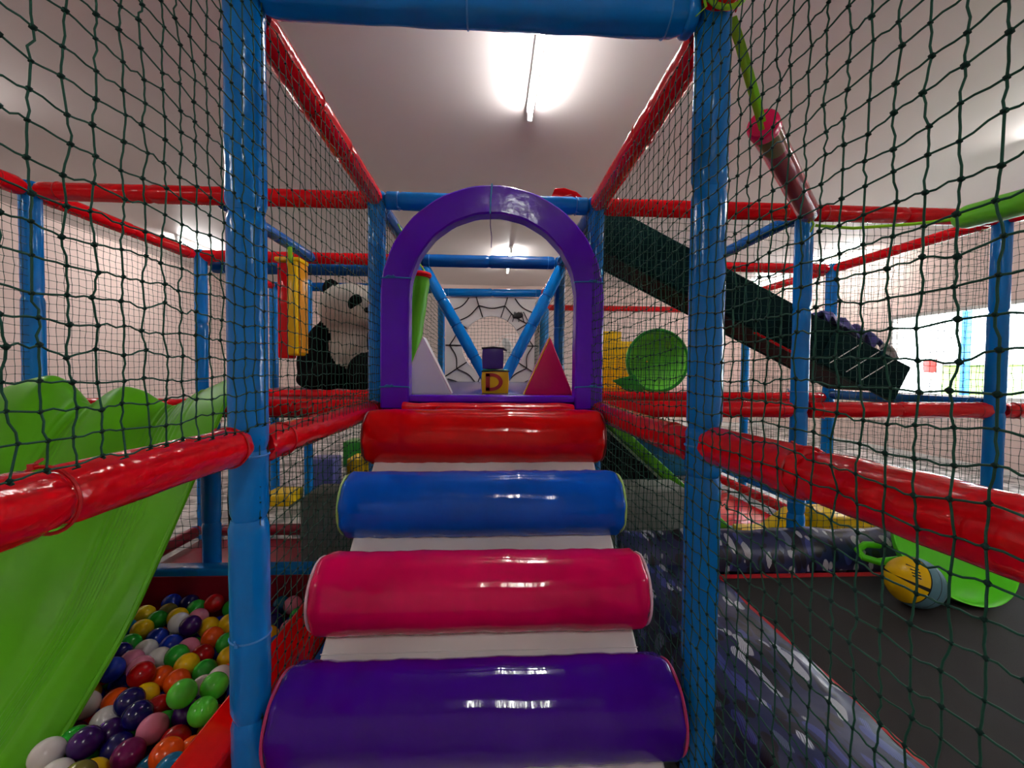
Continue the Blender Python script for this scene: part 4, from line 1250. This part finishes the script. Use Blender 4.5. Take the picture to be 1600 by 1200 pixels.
for q in (.05, .18, .3):
    p0 = B2-dd*.44+dd*q+nn_*-.12; p1 = B2-dd*.44+dd*(q+.14)+nn_*.1
    mb.tube([(p0.x, 2.722, p0.z), (p1.x, 2.722, p1.z)], .003, 5)
mb.build('white_lacing', 'whiteplastic', t)
# crumpled cloth on the chute end
t = thing('crumpled_cloth', 'crumpled lilac cloth draped on the end of the dark chute', 'cloth', (2.5, 2.85, 1.5))
rn = random.Random(9)
k1, k2 = 36, 16; vs = []; fs = []
for i in range(k1+1):
    for j in range(k2+1):
        u = i/k1; v = j/k2
        x = lerp(2.27, 2.70, u); y = lerp(2.74, 3.05, v)
        zb = A_.z+(x-A_.x)/(B2.x-A_.x)*(B2.z-A_.z)+.185
        z = zb+.05*abs(math.sin(u*13))*(.6+.4*math.cos(v*5))+.022*math.sin(u*31+v*9)+.03*math.sin(v*PI)-.05*max(0, 1-v/.18)
        vs.append((x, y, z))
for i in range(k1):
    for j in range(k2): fs.append((i*(k2+1)+j, i*(k2+1)+j+1, (i+1)*(k2+1)+j+1, (i+1)*(k2+1)+j))
mb = MB(); mb.add(vs, fs); o = mb.build('cloth', 'lilac', t, angle=80)
md = o.modifiers.new('thick', 'SOLIDIFY'); md.thickness = .006
mb = MB()
for i in range(5):
    a0 = rn.uniform(0, 6)
    mb.tube([(2.63+.018*i, 2.74, 1.57-.012*i), (2.67+.018*math.cos(a0), 2.72, 1.605-.01*i), (2.71+.008*i, 2.74, 1.555-.014*i)], .012, 6, flat=(.026, .004))
mb.build('white_frill', 'whiteplastic', t)

# green dome tunnel
t = thing('tunnel', 'round lime green plastic tunnel mouth on the right deck', 'tunnel', (1.65, 4.3, 1.2))
n = 30; vs = []; fs = []
sec = [(4.1, 1.02), (4.1, 1.0), (4.14, .97), (4.2, .93), (4.28, .82), (4.34, .6), (4.37, .3), (4.38, .03)]
Rx, Rz = .30, .30; cx_, cz_ = 1.655, 1.515
for (y, s_) in sec:
    for j in range(n):
        a = 2*PI*j/n; vs.append((cx_+Rx*s_*math.cos(a), y, cz_+Rz*s_*math.sin(a)))
for i in range(len(sec)-1):
    for j in range(n): fs.append((i*n+j, i*n+(j+1) % n, (i+1)*n+(j+1) % n, (i+1)*n+j))
mb = MB(); mb.add(vs, fs); o = mb.build('shell', 'dome', t, angle=60)
md = o.modifiers.new('thick', 'SOLIDIFY'); md.thickness = .012
MB().torus((cx_, 4.09, cz_), .30, .016, 'Y', 40, 8).build('rim', 'greenv', t)
MB().extrude([(1.18, 1.32), (1.36, 1.2), (1.5, 1.2), (1.4, 1.38)], 'Y', 4.0, 4.03).build('wing', 'greenv', t, bevel=.005)
t = thing('soft_block', 'yellow stepped soft block behind the green tunnel', 'soft block', (1.55, 5.25, 1.2))
MB().extrude([(1.36, 1.2), (2.0, 1.2), (2.0, 1.66), (1.8, 1.66), (1.8, 1.78), (1.62, 1.78), (1.62, 1.9), (1.36, 1.9)], 'Y', 5.15, 5.4).build('body', 'yellow', t, bevel=.015)
MB().box((1.30, 5.12, 1.2), (1.355, 5.4, 1.86), .01).build('orange_side', 'orange', t)

# lower right: side slide and floor pieces
t = thing('side_slide', 'green slide edge falling to the floor right of the rolls', 'slide', (1.4, 3.3, 0))
A_, B2 = Vector((.7, 0, 1.2)), Vector((1.96, 0, .07))
dd = (B2-A_).normalized(); nn_ = Vector((-dd.z, 0, dd.x)); nn_ = nn_ if nn_.z > 0 else -nn_
MB().extrude(quad(A_, B2, -.02, .05), 'Y', 3.1, 3.15).build('near_rim', 'slide', t, bevel=.012)
MB().extrude(quad(A_, B2, -.02, .05), 'Y', 3.5, 3.55).build('far_rim', 'slide', t, bevel=.012)
MB().extrude(quad(A_, B2, -.03, -.01), 'Y', 3.15, 3.5).build('bed', 'slide', t)
MB().extrude([(.72, 1.12), (1.88, .06), (1.88, 0), (.72, 0)], 'Y', 3.12, 3.17).build('dark_under_fill', 'black', t)  # black sheet put in for the dark region below the slide
blocks = [
    ('grey soft block on the floor left below the blue roll', 'grey', (-1.31, 3.02, 0), (-.72, 3.42, .5)),
    ('long grey soft block on the floor at right behind the side pad', 'grey', (.75, 2.75, 0), (1.35, 3.05, .62)),
    ('yellow wedge shaped soft block behind the far trampoline pad, left', 'yellow', (2.15, 3.3, 0), (2.62, 3.6, .16)),
    ('large yellow soft block behind the far trampoline pad, right', 'yellow', (2.64, 3.1, 0), (3.4, 3.45, .3)),
    ('blue soft block in the distance under the right deck', 'teal', (2.0, 5.6, 0), (2.9, 6.0, .55)),
    ('flat yellow soft step at lower left behind the net', 'yellow', (-2.3, 4.4, 0), (-2.02, 4.75, .12)),
    ('yellow soft block below the panda deck, farther back', 'yellow', (-1.75, 5.3, 0), (-1.1, 5.7, .3)),
    ('slate blue soft block below the panda deck', 'lilac', (-2.1, 5.0, 0), (-1.8, 5.3, .36)),
    ('slate blue low soft block next to the far yellow block', 'lilac', (-1.05, 5.7, 0), (-.55, 6.1, .5)),
    ('green soft block farthest back below the panda deck', 'greenv', (-2.1, 6.2, 0), (-1.2, 6.6, .36)),
    ('dark red soft block hanging back at left under the deck', 'maroon', (-3.1, 5.4, 0), (-2.75, 5.7, .75)),
]
for lab, mt, a, b2 in blocks:
    t = thing('soft_block', lab, 'soft block', ((a[0]+b2[0])/2, (a[1]+b2[1])/2, 0))
    if 'wedge' in lab:
        MB().extrude([(a[0], 0), (b2[0], 0), (b2[0], b2[2]*1.5), (a[0]+.25, b2[2]*.5), (a[0], b2[2]*.5)], 'Y', a[1], b2[1]).build('cover', mt, t, bevel=.012)
    else:
        MB().box(a, b2, .02).build('cover', mt, t)
    zz = b2[2]*.5
    MB().tube([(a[0]-.001, a[1]-.001, zz), (b2[0]+.001, a[1]-.001, zz)], .0025, 5).build('seam', mt, t)
for lab, mt, a, b2 in (('red floor mat right of the side slide', 'red', (1.95, 3.65, 0), (2.75, 5.2, .03)), ('grey blue floor mat beside the red mat', 'lilac', (1.5, 3.58, 0), (2.6, 3.64, .05)),
                       ('red floor mat behind the ball pit', 'maroon', (-2.3, 2.5, 0), (-1.3, 3.5, .03))):
    t = thing('floor_mat', lab, 'mat', ((a[0]+b2[0])/2, (a[1]+b2[1])/2, 0))
    MB().box(a, b2, .01).build('cover', mt, t)
    MB().tube([(a[0], (a[1]+b2[1])/2, b2[2]), (b2[0], (a[1]+b2[1])/2, b2[2])], .002, 5).build('seam', mt, t)
rail('dark red padded floor bar at lower right beside the red mat', (2.86, 3.7, .1), (2.86, 5.3, .1), 'red', .05)
rail('blue padded kerb at lower right beyond the floor bar', (3.05, 3.7, .17), (3.05, 6.5, .17), 'blue', .06)
rail('dark red padded floor bar at lower left behind the ball pit', (-2.32, 2.75, .1), (-2.32, 3.5, .1), 'maroon', .045)
rail('second dark red padded floor bar lower left, lying across', (-2.2, 3.56, .08), (-1.3, 3.56, .08), 'maroon', .045)
